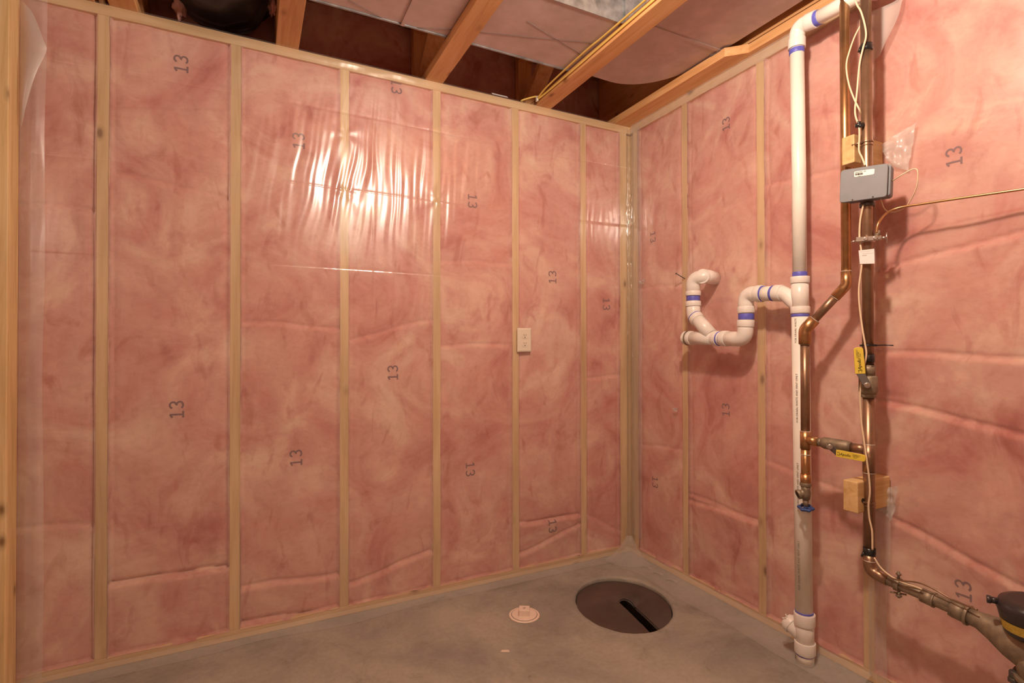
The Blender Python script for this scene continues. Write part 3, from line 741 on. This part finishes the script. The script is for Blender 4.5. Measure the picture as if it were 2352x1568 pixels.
m.add(vs, [(l*NR+i, l*NR+(i+1) % NR, ((l+1) % 5)*NR+(i+1) % NR, ((l+1) % 5)*NR+i) for l in range(5) for i in range(NR)], True)
for k in range(3):
    q = k*2.094; m.tube([hc, hc+(h1*math.cos(q)+h2*math.sin(q))*.018], .004, 8)
m.ring(hc, hn, .012, .008, n=14)
link('handle', m, BLUE, hb)

# thick copper main
c2 = thing('copper_main', W(1998, 1300, X2), 'thick dark copper water pipe standing upright beside the grey box', 'pipe')
yv = W(1992, 500, X2).y
def Q(py): return Vector((X2, yv, W(1994, py, X2).z))
r2 = .0158
pathm = [Q(-40), Q(880)]
link('pipe', MB().tube(pathm, r2, 32), COPPERD, c2)
link('pipe', MB().tube([Q(905), Q(1270)], r2, 32), COPPERD, c2)
link('tee', MB().tube([Q(1020), Q(1085)], .0172, 32), COPPERD, c2)
for py in (1020, 1085): link('solder_ring', MB().ring(Q(py), Zv, .0035, .0176), SOLDER, c2)
link('branch', MB().tube([K-dV*.045, K], .0150, 24), COPPERD, c2)
hA = W(2040, 1332, X2); hB = W(2140, 1373, X2)
el2 = fillet([Q(1272), Vector((X2, yv, hA.z+.008)), hA], .045, 10)
link('elbow', MB().tube(el2, .0175, 32), COPPERD, c2); link('solder_ring', MB().ring(Q(1285), Zv, .003, .0182), SOLDER, c2)
link('pipe', MB().tube([hA-(hB-hA)*.15, hB+(hB-hA)*.5], r2, 32), BRASS, c2)
dH = (W(2200, 1402, X2)-hA).normalized()
link('coupling', MB().tube([W(2118, 1366, X2), W(2148, 1379, X2)], .0195, 32).ring(W(2146, 1378, X2), dH, .006, .0212), BRASS, c2)
link('pipe', MB().tube([W(2146, 1378, X2), W(2196, 1400, X2)], .0160, 32), BRASS, c2)
# pipe strap rings on the wood blocks
def strap(py, nm='pipe_strap'):
    m = MB().ring(Q(py), Zv, .006, .0180).ring(Q(py+8), Zv, .004, .0175); p = Q(py)
    m.tube([p+Vector((-.016, .0, 0)), p+Vector((-.026, .030, -.004))], .004, 8)
    return link(nm, m, COPPERD, c2)
strap(326); strap(1152)

# ball valves with yellow lever handles
def lever_text(o, org, ex, ey, nrm, size, parent):
    for txt, s, dx, dy in (('Apollo', size, .012, -.0035), ('CONBRACO', size*.36, .047, .0035), ('IND. INC.', size*.36, .049, -.0005), ('U.S.A.', size*.36, .051, -.0048)):
        me = text_mesh(txt, s, shear=.25)
        for v in me.vertices: v.co = org+ex*(v.co.x+dx)+ey*(v.co.y+dy)+nrm*.0006
        me.update(); link('lettering', me, BLK, parent)
    me = MB(); 
    for k in (-1, 1): me.tube([org+ex*.004+ey*.004*k+nrm*.0006, org+ex*.008+ey*.004*k+nrm*.0006], .0005, 5)
    me.tube([org+ex*.010-ey*.006+nrm*.0006, org+ex*.0112+nrm*.0006, org+ex*.010+ey*.006+nrm*.0006], .0005, 5)
    link('lettering', me, BLK, parent)
v1 = thing('ball_valve', Q(895), 'brass ball valve with upright yellow lever on the thick copper pipe', 'valve', 'ball valves')
m = MB().tube([Q(838), Q(862)], .0195, 8); 
m.tube([Q(862), Q(867), Q(898), Q(905)], [.021, .0265, .0265, .022], 8).ring(Q(908), Zv, .012, .0205).tube([Q(838), Q(840)], .019, 24)
bo = link('valve_body', m, BRASS, v1)
fd = Vector((-.80, -.60, 0)).normalized(); sd1 = Vector((-.60, .80, 0)).normalized()      # out of the wall, and to the left seen from the room
sc_ = Q(882)+fd*.028+sd1*.010
link('stem', MB().tube([sc_-fd*.02, sc_+fd*.016], .0115, 20).ring(sc_+fd*.018, fd, .010, .0095, n=6), BRASS, v1)
link('stem_nut', MB().ring(sc_+fd*.025, fd, .008, .0085, n=12).tube([sc_+fd*.03, sc_+fd*.034], .0045, 12), STEEL, v1)
h0 = sc_+fd*.020; up1 = (sd1*.18+Zv).normalized(); lb = W(1976, 858, h0.x); lt = W(1971, 797, h0.x)
lb = on_plane(1976, 858, 0, h0.x-.004); lt = on_plane(1971, 797, 0, h0.x-.006)
ex = (lt-lb).normalized(); ey = ex.cross(fd).normalized(); nrm = -ex.cross(ey) if (-ex.cross(ey)).dot(fd) > 0 else ex.cross(ey)
def plate(a, b, wa, wb, th, e_y, n_, mat, nm, parent, rnd=True):
    m = MB(); pr = [(0, -wa), (0, wa)]; L = (b-a).length; e_x = (b-a).normalized(); o = a
    pts = [(0, -wa), (L-wb*.6 if rnd else L, -wb)]
    if rnd: pts += [(L-wb*.6+wb*.6*math.sin(q), -wb*math.cos(q)) for q in lin(0.3, math.pi-.3, 8)]
    pts += [(L-wb*.6 if rnd else L, wb), (0, wa)]
    k = len(pts); vs = [o+e_x*x+e_y*y+n_*(th/2) for x, y in pts]+[o+e_x*x+e_y*y-n_*(th/2) for x, y in pts]
    m.add(vs, [tuple(range(k)), tuple(range(2*k-1, k-1, -1))]+[(i, k+i, k+(i+1) % k, (i+1) % k) for i in range(k)])
    return link(nm, m, mat, parent, .001)
plate(h0, lb+ex*.004, .011, .012, .004, ey, nrm, DSTEEL, 'lever_arm', v1, False)
lv = plate(lb, lt, .0135, .0125, .0065, ey, nrm, YEL, 'lever_grip', v1)
lever_text(lv, lb+nrm*.0035, ex, -ey if (-ey).dot(sd1) > 0 else ey, nrm, .013, lv)

v2 = thing('ball_valve', J+dV*.07, 'brass ball valve lying level with yellow lever between the two copper pipes', 'valve', 'ball valves')
LJ = (K-J).length
m = MB().tube([J+dV*.040, J+dV*.055], .0145, 8).tube([J+dV*.052, J+dV*.060, J+dV*(LJ-.060), J+dV*(LJ-.045)], [.016, .0198, .0198, .017], 8)
link('valve_body', m, BRASS, v2)
s2 = J+dV*.075+fd*.022-Zv*.003
link('stem', MB().tube([s2-fd*.015, s2+fd*.012], .0105, 18), BRASS, v2)
link('stem_nut', MB().ring(s2+fd*.018, fd, .008, .0085, n=12).tube([s2+fd*.02, s2+fd*.026], .0045, 12), STEEL, v2)
xh = s2.x-.012
g0 = on_plane(1921, 1040, 0, xh-.0); g1 = on_plane(1989, 1053, 0, xh+.012)
ex = (g1-g0).normalized(); n2 = (fd-ex*fd.dot(ex)).normalized(); ey = n2.cross(ex).normalized()
if ey.z < 0: ey = -ey
plate(s2+fd*.014, g0+ex*.004, .011, .0115, .004, ey, n2, DSTEEL, 'lever_arm', v2, False)
lv = plate(g0, g1, .0115, .0105, .0065, ey, n2, YEL, 'lever_grip', v2)
lever_text(lv, g0+n2*.0035, ex, ey, n2, .0115, lv)

# ------------------------------------------------------------------ wood blocks the pipes hang on
def block(pw, pe, ytop, ybot, lab, xl):
    yw = W(pw, (ytop+ybot)/2).y; e = on_plane(pe, (ytop+ybot)/2, 1, yw); zt = on_plane(pe, ytop, 1, yw).z; zb = on_plane(pe, ybot, 1, yw).z
    y2 = on_plane(xl, ytop, 0, e.x).y
    t = thing('wood_block', (e.x/2, (yw+y2)/2, zb), lab, 'block', 'wood blocks on the right wall')
    link('block', MB().box(e.x, 0.0, yw, y2, zb, zt), WOODEND, t, .003); return t, e.x, yw, y2, zb, zt
t_, ex_, yw_, y2_, zb_, zt_ = block(2045, 1970, 1108, 1180, 'sawn wood block low on the wall behind the thick copper pipe', 1936)
link('drilled_hole', MB().tube([(ex_+.026, yw_-.0008, (zb_+zt_)/2-.01), (ex_+.026, yw_+.002, (zb_+zt_)/2-.01)], .007, 14), SLOT, t_)
block(2028, 1962, 307, 372, 'sawn wood block high on the wall above the grey box', 1933)
# clear plastic torn around the blocks
def rag(c, sx, sz, seed, nm='torn_plastic'):
    return grid_mesh(nm, lin(-1, 1, 18), lin(-1, 1, 18), lambda u, v: (c.x-0.012-0.012*nz(u*2, v*2, seed)-.008*abs(nz(u*6, v*5, seed+2)), c.y+u*sx*(1+.3*v), c.z+v*sz*(1-.3*u)), POLYH, wall_right)
rag(W(1556, 940), .014, .009, 5); rag(W(1478, 648), .020, .010, 7); rag(W(2068, 348), .040, .055, 3); rag(W(2040, 1150), .028, .045, 9)

# ------------------------------------------------------------------ meter transmitter box
bx = thing('transmitter_box', W(1990, 460, -.17), 'grey utility box with barcode sticker strapped to the thick copper pipe', 'box')
c4 = [on_plane(x, y, 0, -.2) for x, y in ((1929, 467), (2036, 452), (2039, 372), (1932, 391))]
ctr = Vector((-.17, yv-.03, W(1985, 420, -.19).z))
nb = Vector((-.95, -.31, .03)).normalized(); right = Vector((.31, -.95, 0)).normalized()
right = (right+Zv*.13).normalized(); upb = nb.cross(right)*-1
upb = (Zv - nb*Zv.dot(nb)); upb = (upb-right*upb.dot(right)).normalized()
def px_on(px, py, c=ctr, n_=nb):
    v = _d+R2*((px-1176)/F_PX)-U2*((py-784)/F_PX); return CAM+v*((c-CAM).dot(n_)/v.dot(n_))
q = [px_on(1928, 466), px_on(2037, 451), px_on(2040, 374), px_on(1931, 391)]
def rounded_quad(q, r=.08, n=5):
    out = []
    for i in range(4):
        a, b_, c_ = q[i-1], q[i], q[(i+1) % 4]
        p0 = b_+(a-b_)*r; p1 = b_+(c_-b_)*r*1.3
        for k in range(n): t = k/(n-1); out.append((p0*(1-t)+b_*t)*(1-t)+(b_*(1-t)+p1*t)*t)
    return out
rq = rounded_quad(q)
def prism(pts, n_, th, name, mat, parent, bev=0.0, off=0.0):
    k = len(pts); m = MB(); m.add([p+n_*off for p in pts]+[p+n_*(off-th) for p in pts], [tuple(range(k)), tuple(range(2*k-1, k-1, -1))]+[(i, k+i, k+(i+1) % k, (i+1) % k) for i in range(k)])
    return link(name, m, mat, parent, bev)
prism(rq, nb, .010, 'box_cover', GREYBOX, bx, .0015)
cq = sum(rq, Vector())/len(rq); inner = [cq+(p-cq)*.95+right*.010 for p in rq]
prism(inner, nb, .038, 'box_body', GREYBOX, bx, .002, -.010)
sq = rounded_quad([px_on(1962, 407), px_on(2008, 400), px_on(2009, 387), px_on(1962, 394)], .12)
stk = prism(sq, nb, .0006, 'barcode_sticker', STICK, bx, 0, .0007)
m = MB()
def strip(xa, ya, xb, yb, wd, off=.0012):
    a = px_on(xa, ya)+nb*off; b_ = px_on(xb, yb)+nb*off; s = (b_-a).normalized().cross(nb)*wd; m.add([a-s, a+s, b_+s, b_-s], [(0, 1, 2, 3)])
for i, wd in enumerate((.0006, .0012, .0005, .0009, .0014, .0005, .001, .0006, .0012, .0005)): strip(1965+i*1.85, 398.5-i*.22, 1965+i*1.85, 403-i*.22, wd)
strip(1964, 396.3, 1981, 394.2, .0007); strip(1984, 393.6, 1989, 392.9, .0008); strip(1970, 404.8, 1977, 404, .0004)
link('barcode', m, BLK, stk)
for x, y in ((1958, 459), (2005, 452)):
    p = px_on(x, y); link('cover_hole', MB().tube([p, p+nb*.0012], .0022, 10), SLOT, bx)
link('mounting_lug', MB().ring(Q(470), Zv, .014, .0205).ring(Q(458), Zv, .008, .023), DSTEEL, bx)

# ------------------------------------------------------------------ wires
def wire(name, pts, r, mat, lab, cat='wire', n=8):
    return tag(link(name, MB().tube(spline(pts, 10), r, n), mat), lab, cat)
XW = X2-.026; YW = yv-.012
def Wf(px, py, off=0.0): return on_plane(px, py, 0, X2-.024-off)
wire('signal_wire', [Wf(1962, -10), Wf(1968, 10), Wf(1978, 28), Wf(1987, 60), Wf(1989, 85), Wf(1982, 112), Wf(1974, 150), Wf(1968, 215), Wf(1964, 250), Wf(1966, 270), Wf(1973, 290), Wf(1974, 315), Wf(1973, 345), Wf(1980, 362), Wf(1987, 380, .006)], .0028, WIRE,
     'cream wire looping down beside thick pipe, from ceiling to grey box')
wire('signal_wire', [on_plane(1979, 55, 0, X2+.01), on_plane(1965, 80, 0, X2), Wf(1952, 115), Wf(1944, 150), Wf(1949, 190), Wf(1961, 225), Wf(1973, 250), on_plane(1979, 265, 0, X2-.005), on_plane(1990, 285, 0, X2+.022)], .0026, WIRE,
     'short cream wire bowing left between the two copper pipes near ceiling')
wire('signal_wire', [Wf(1983, 470), Wf(1976, 505), Wf(1974, 540), Wf(1976, 560), Wf(1978, 575), Wf(1979, 610), Wf(1973, 660), Wf(1974, 700), Wf(1981, 755), Wf(1987, 790), Wf(1990, 815), Wf(1983, 850), Wf(1976, 900), Wf(1978, 960), Wf(1983, 1000), Wf(1990, 1050, .006), Wf(1996, 1095, .004), Wf(1998, 1130, .004), Wf(1995, 1160, .004), Wf(1997, 1190, .002), Wf(2003, 1220), Wf(2004, 1262)], .0027, WIRE,
     'long cream wire running down the thick copper pipe below the grey box')
wire('signal_wire', [Wf(2008, 1280), Wf(2022, 1302), Wf(2045, 1322), Wf(2075, 1338), Wf(2100, 1346), Wf(2118, 1353)], .0025, WIRE,
     'cream wire end following the level pipe toward the water meter')
wire('signal_wire', [px_on(2045, 410)-nb*.03, W(2070, 402, -.14), W(2098, 388, -.13), W(2108, 395, -.13), W(2105, 430, -.12), W(2090, 462, -.10), W(2076, 478, -.09), W(2050, 487, -.1), W(2032, 480, -.11), W(2022, 455, -.13)], .0017, WIRE,
     'thin tan wire looping out of the right side of the grey box')
wire('ground_wire', [W(2013, 535, -.155), W(2018, 512, -.15), W(2036, 490, -.12), W(2065, 477, -.10), W(2120, 468, -.09), W(2200, 456, -.08), W(2290, 443, -.07), W(2380, 430, -.06), W(2450, 420, -.05)], .0036, COPPER,
     'bare copper grounding wire crossing the pink wall to the right edge')
wire('bonding_wire', [W(2045, 1326, -.155), W(2070, 1333, -.155), W(2110, 1338, -.15), W(2150, 1355, -.15), W(2190, 1378, -.15), W(2245, 1400, -.16)], .0022, COPPERD,
     'thin dark copper wire arching over the level pipe to the water meter')

# tape, ties, tag
def tape(name, py0, py1, lab, dx=0.0):
    p0, p1 = Q(py0), Q(py1); m = MB().tube([p0, p0.lerp(p1, .3), p0.lerp(p1, .35), p1], [.0172, .0172, .0178, .0174], 28)
    a = p0.lerp(p1, .5)+sd1*.016+fd*.012
    m.tube([a, a+sd1*.006-Zv*.014], [.0045, .003], 8)
    return tag(link(name, m, TAPE), lab, 'tape', 'black tape wraps')
tape('tape_wrap', 100, 116, 'black tape wrap on the thick copper pipe near the ceiling')
tape('tape_wrap', 814, 832, 'black tape wrap just above the upright yellow lever valve')
tape('tape_wrap', 1256, 1276, 'black tape wrap at the bottom elbow of the thick copper pipe')
m = MB(); a = Wf(1974, 287)
m.tube([a+Vector((0, 0, .012)), a+Vector((.004, .008, -.002)), a+Vector((-.004, -.01, -.006))], .0055, 8).tube([a+sd1*.012, a-sd1*.012], .006, 8)
tag(link('wire_splice', m, TAPE), 'black taped wire splice above the upper wood block', 'connector')
m = MB().ring(Q(793), Zv, .005, .0178); a = Q(793)-sd1*.016+fd*.012; e = on_plane(2052, 793, 0, a.x)
m.box(-.004, .004, -.004, .004, -.003, .003, Matrix.Translation(a)); m.tube([a, a.lerp(e, .5)+Zv*.001, e], .0018, 6)
a = Q(793)+sd1*.016+fd*.014; m.tube([a, a+sd1*.008], .003, 6)
tag(link('cable_tie', m, TAPE), 'black cable tie with long tail around the thick copper pipe', 'tie')
tg = thing('paper_tag', Q(605), 'white handwritten paper tag wrapped on the thick copper pipe', 'tag')
cc = [on_plane(x, y, 0, X2-.028) for x, y in ((1975, 606), (2009, 605), (2008, 571), (1972, 575))]
nn_ = (cc[1]-cc[0]).cross(cc[3]-cc[0]).normalized(); nn_ = nn_ if nn_.dot(fd) > 0 else -nn_
pt = link('tag_sheet', MB().add([*cc, *[p-nn_*.0006 for p in cc]], [(0, 1, 2, 3), (7, 6, 5, 4), (0, 4, 5, 1), (1, 5, 6, 2), (2, 6, 7, 3), (3, 7, 4, 0)]), PAPER, tg)
m = MB()
for k, (u0, u1, v) in enumerate(((.08, .95, .88), (.25, .96, .72), (.2, .5, .6))):
    pts = []
    for i in range(40):
        u = u0+(u1-u0)*i/39; b0 = cc[0].lerp(cc[1], u); b1 = cc[3].lerp(cc[2], u); pts.append(b0.lerp(b1, v+.03*math.sin(i*1.9)+.015*math.sin(i*.7))+nn_*.0003)
    m.tube(pts, .00028, 4)
link('handwriting', m, simple('faint_pencil', (0.58, 0.50, 0.49), 0.9), pt)

# ground clamps
gc = thing('ground_clamp', Q(552), 'bright metal ground clamp with screws on the thick copper pipe', 'clamp', 'ground clamps')
p = Q(551); 
link('clamp_band', MB().ring(p, Zv, .016, .0200, n=10).box(-.033, .033, -.008, .008, -.007, .007, Matrix.Translation(p+fd*.020) @ Matrix(((-sd1.x, fd.x, 0, 0), (-sd1.y, fd.y, 0, 0), (0, 0, 1, 0), (0, 0, 0, 1)))), STEEL, gc, .001)
link('screw', MB().ring(p+fd*.030+sd1*.008, fd, .005, .0062, n=12), STEEL, gc)
link('screw', MB().ring(p+fd*.028-sd1*.016, fd, .008, .0058, n=12).ring(p+fd*.028-sd1*.026, fd, .008, .0058, n=12), STEEL, gc)
link('clamp_bolt', MB().tube([p+fd*.02+sd1*.03-Zv*.002, p+fd*.022+sd1*.046-Zv*.006], [.0035, .0025], 10), STEEL, gc)
link('clamp_bolt', MB().tube([p+fd*.022-sd1*.033, p+fd*.022-sd1*.048], .004, 10).tube([p+fd*.022-sd1*.046+Zv*.016, p+fd*.022-sd1*.046-Zv*.016], .0022, 8), STEEL, gc)
link('wire_lug', MB().tube([p+fd*.010-sd1*.024+Zv*.006, p+fd*.010-sd1*.026+Zv*.026], [.009, .006], 12), BRASS, gc)
gd = thing('ground_clamp', W(2062, 1340, X2), 'dull brass ground clamp on the level pipe left of the meter', 'clamp', 'ground clamps')
p = W(2063, 1342, X2)
link('clamp_band', MB().ring(p, dH, .014, .0200, n=10), BRASS, gd)
link('clamp_bolt', MB().tube([p+fd*.008+Zv*.018, p+fd*.008+Zv*.042], .0035, 8).ring(p+fd*.008+Zv*.034, Zv, .006, .007, n=6), BRASS, gd)
link('clamp_bolt', MB().tube([p+fd*.008-Zv*.018, p+fd*.008-Zv*.036], .0035, 8).ring(p+fd*.008-Zv*.03, Zv, .006, .008, n=6).tube([p+sd1*.02-Zv*.026, p-sd1*.02-Zv*.026], .003, 8), BRASS, gd)

# ------------------------------------------------------------------ water meter
wm = thing('water_meter', W(2330, 1500, X2), 'bronze water meter with black dial cap and yellow label at lower right', 'meter')
a0 = W(2190, 1398, X2); hexc = W(2207, 1405, X2); dM = (W(2330, 1462, X2)-hexc).normalized(); dM = Vector((0, dM.y, dM.z*0.9)).normalized()
link('union_nut', MB().tube([hexc-dM*.020, hexc+dM*.014], .0265, 6).ring(hexc+dM*.016, dM, .008, .0275), BRASS, wm)
st0 = hexc+dM*.02
link('meter_body', MB().tube([st0, st0+dM*.02, st0+dM*.05+Zv*-.004, st0+dM*.085+Zv*-.010, st0+dM*.12+Zv*-.014, st0+dM*.18+Zv*-.014, st0+dM*.24+Zv*-.012, st0+dM*.30, st0+dM*.34],
     [.0225, .023, .032, .046, .056, .062, .054, .030, .024], 32, sx=1.0), BRASS, wm)
mc = st0+dM*.17-Zv*.02
link('lower_housing', MB().tube([mc-Zv*.058, mc-Zv*.054, mc-Zv*.010, mc+Zv*.0], [.060, .070, .074, .070], 40).ring(mc-Zv*.052, Zv, .012, .078), BRASS, wm)
for k in range(8):
    q_ = k*math.pi/4+.45; pp = mc+Vector((math.cos(q_), math.sin(q_), 0))*.075-Zv*.056
    link('flange_bolt', MB().ring(pp, Zv, .022, .010, n=6).ring(pp-Zv*.012, Zv, .012, .012, n=6), DSTEEL, wm)
tc_ = Vector((X2-.01, W(2382, 1400, X2).y, W(2340, 1440, X2).z)); up = Vector((-.10, .04, 1)).normalized()
rg = link('dial_cap', MB().tube([tc_, tc_+up*.006, tc_+up*.055, tc_+up*.062, tc_+up*.078, tc_+up*.084], [.056, .059, .066, .068, .062, .045], 40), RUBBER, wm)
m = MB(); n_ = 24; vs = []
u1_ = up.cross(Vector((0, 1, 0))).normalized()*-1; u2_ = u1_.cross(up).normalized(); u2_ = u2_ if u2_.y > 0 else -u2_; u1_ = u1_ if u1_.x > 0 else -u1_
for j, (h_, r_) in enumerate(((.014, .0609), (.038, .0643))):
    for i in range(n_+1):
        q_ = math.radians(128+i*140/n_); b1 = u1_*math.cos(q_)+u2_*math.sin(q_); vs.append(tc_+up*h_+b1*r_)
m.add(vs, [(i, i+1, n_+2+i, n_+1+i) for i in range(n_)], True); link('yellow_label', m, YELT, rg)
q_ = math.radians(118); b1 = Vector((math.cos(q_), math.sin(q_), 0)); link('lid_hinge', MB().tube([tc_+up*.066+b1*.062, tc_+up*.066+b1*.078], .008, 12).ring(tc_+up*.066+b1*.080, b1, .008, .010, n=12), RUBBER, wm)

# ------------------------------------------------------------------ outlet
pa, pb_ = N(1188, 753, -.012), N(1220, 808, -.012)
ox, oz = (pa.x+pb_.x)/2, (pa.z+pb_.z)/2; ow, oh = (pb_.x-pa.x)/2, (pa.z-pb_.z)/2
ot = thing('electrical_outlet', (ox, 0, oz), 'almond double wall outlet beside a stud on the left wall', 'outlet')
link('outlet_box', MB().box(ox-ow*.72, ox+ow*.72, -.010, .04, oz-oh*.84, oz+oh*.84), ALM, ot)
m = MB(); b_ = .006
m.add([(ox-ow, -.010, oz-oh), (ox+ow, -.010, oz-oh), (ox+ow, -.010, oz+oh), (ox-ow, -.010, oz+oh),
       (ox-ow, -.014, oz-oh), (ox+ow, -.014, oz-oh), (ox+ow, -.014, oz+oh), (ox-ow, -.014, oz+oh),
       (ox-ow+b_, -.018, oz-oh+b_), (ox+ow-b_, -.018, oz-oh+b_), (ox+ow-b_, -.018, oz+oh-b_), (ox-ow+b_, -.018, oz+oh-b_)],
      [(0, 1, 2, 3), (0, 4, 5, 1), (1, 5, 6, 2), (2, 6, 7, 3), (3, 7, 4, 0), (4, 8, 9, 5), (5, 9, 10, 6), (6, 10, 11, 7), (7, 11, 8, 4), (8, 11, 10, 9)])
link('wall_plate', m, ALM, ot, .001)
for s in (1, -1):
    cz = oz+s*oh*.34; m = MB(); pr = []
    for i in range(28):
        q_ = 2*math.pi*i/28; x = .0158*math.cos(q_); z = .0158*math.sin(q_); pr.append((ox+x*1.02, max(-.0125, min(.0125, z))+cz))
    k = len(pr); m.add([(x, -.0180, z) for x, z in pr]+[(x, -.0198, z) for x, z in pr], [tuple(range(k, 2*k))]+[(i, (i+1) % k, k+(i+1) % k, k+i) for i in range(k)])
    rc = link('receptacle', m, ALM, ot)
    link('slot', MB().box(ox-.0068, ox-.0050, -.0201, -.0190, cz, cz+.0085), SLOT, rc); link('slot', MB().box(ox+.0050, ox+.0068, -.0201, -.0190, cz, cz+.0085), SLOT, rc)
    link('ground_hole', MB().tube([(ox, -.0190, cz-.0065), (ox, -.0201, cz-.0065)], .0026, 12), SLOT, rc)
link('plate_screw', MB().tube([(ox, -.017, oz), (ox, -.0192, oz)], .0026, 12), ALM, ot)

# ------------------------------------------------------------------ nail, sump lid, cleanout, chip
na = W(1553, 628, -.055); nb_ = W(1575, 641, .005)
tag(link('nail', MB().tube([na, nb_], .0021, 8).tube([na, na+(na-nb_).normalized()*.0015], .0042, 10), DSTEEL), 'single dark nail sticking out of a stud left of the trap', 'nail')

sl = thing('sump_cover', (PC.x, PC.y, -.045), 'dark round plastic cover with open slot set in the floor pit', 'cover')
# lid: polar sheet with a slot running from near the centre to the near right rim
sdir = (G(1515, 1443)-G(1440, 1376)); sdir = Vector((sdir.x, sdir.y)).normalized(); sori = G(1440, 1380, -.016); sori = Vector((sori.x, sori.y))
spd = Vector((-sdir.y, sdir.x)); m = MB(); SW = 0.040
FAR = 1 if (Vector((0.45, 0.9))).dot(spd) > 0 else -1
def lidz(p):
    t = (p-sori).dot(sdir); s = (p-sori).dot(spd); z = -.014-.006*((p-PC).length/.2)**2
    dist = abs(s) if t > 0 else math.hypot(s, t)
    far = 1 if (s*FAR > 0 or t < 0) else .2
    z -= (.036*math.exp(-((dist-SW)/.05)**2))*far*min(1, max(0, (t+.06)/.06))
    return z
nr, na_ = 130, 420; vs = []; idx = {}
for j in range(nr+1):
    for i in range(na_):
        p = PC+(pit(2*math.pi*i/na_, .985)-PC)*(j/nr); vs.append((p.x, p.y, lidz(p)))
fs = []
for j in range(nr):
    for i in range(na_):
        f = (j*na_+i, j*na_+(i+1) % na_, (j+1)*na_+(i+1) % na_, (j+1)*na_+i)
        c_ = Vector((sum(vs[k][0] for k in f)/4, sum(vs[k][1] for k in f)/4)); t = (c_-sori).dot(sdir); s = abs((c_-sori).dot(spd))
        if (t > 0 and s < SW) or math.hypot(t, s) < SW: continue
        fs.append(f)
m.add(vs, fs, True); lid = link('cover_plate', m, LID, sl)
so = lid.modifiers.new('thickness', 'SOLIDIFY'); so.thickness = .006; so.offset = -1
# rolled lip round the slot
lip = [sori+sdir*t+spd*SW for t in lin(.27, 0, 14)]+[sori+(spd*math.cos(q_)-sdir*math.sin(q_))*SW for q_ in lin(0, math.pi, 12)]+[sori+sdir*t-spd*SW for t in lin(0, .27, 14)]
lip = [p for p in lip if (p-PC).length < .215]
link('slot_lip', MB().tube([(p.x, p.y, lidz(p)-.003) for p in lip], .0042, 8), LID, sl)
ca, cb_ = G(1390, 1368, -.016), G(1428, 1351, -.016); dd = (cb_-ca).normalized(); sp_ = Vector((-dd.y, dd.x, 0))
link('raised_panel', MB().add([ca-sp_*.010+Zv*.0, cb_-sp_*.010, cb_+sp_*.010, ca+sp_*.010, ca-sp_*.010+Zv*.004, cb_-sp_*.010+Zv*.004, cb_+sp_*.010+Zv*.004, ca+sp_*.010+Zv*.004],
     [(4, 5, 6, 7), (0, 1, 5, 4), (1, 2, 6, 5), (2, 3, 7, 6), (3, 0, 4, 7)]), LID, sl, .001)

cc0 = Vector((-.839, -.337, 0)); co = thing('floor_cleanout', cc0, 'round almond cleanout plug with square head in the concrete floor', 'cleanout')
link('cleanout_ring', MB().tube([cc0, cc0+Zv*.003, cc0+Zv*.004], [.065, .064, .061], 40), CLEAN, co)
link('plug_seam', MB().tube([cc0+Zv*.0035, cc0+Zv*.0045], .0545, 40), SCRIBE, co)
link('plug_disc', MB().tube([cc0+Zv*.0035, cc0+Zv*.0055, cc0+Zv*.006], [.0525, .0525, .051], 40), CLEAN, co)
Rz = Matrix.Translation(cc0) @ Matrix.Rotation(math.radians(-30), 4, 'Z')
hd = link('plug_head', MB().box(-.022, .022, -.022, .022, .004, .030, Rz), CLEAN, co, .002)
m = MB()
for a_, b2 in (((-.005, .006), (.005, .006)), ((.005, .006), (-.005, -.006)), ((-.005, -.006), (.005, -.006))):
    m.tube([Rz @ Vector((*a_, .0302)), Rz @ Vector((*b2, .0302))], .0009, 6)
link('molded_mark', m, simple('molded_grey', (0.35, 0.25, 0.2), 0.7), hd)
c_ = G(1160, 1497); tag(link('insulation_chip', MB().add([c_+Vector((-.016, .006, .001)), c_+Vector((.014, -.010, .001)), c_+Vector((.018, -.002, .001)), c_+Vector((-.010, .012, .001)), c_+Vector((-.012, .006, .006)), c_+Vector((.012, -.006, .006)), c_+Vector((.014, -.001, .005)), c_+Vector((-.008, .010, .005))],
     [(4, 5, 6, 7), (0, 1, 5, 4), (1, 2, 6, 5), (2, 3, 7, 6), (3, 0, 4, 7)]), CLEAN), 'small pale scrap lying on the concrete floor', 'scrap')
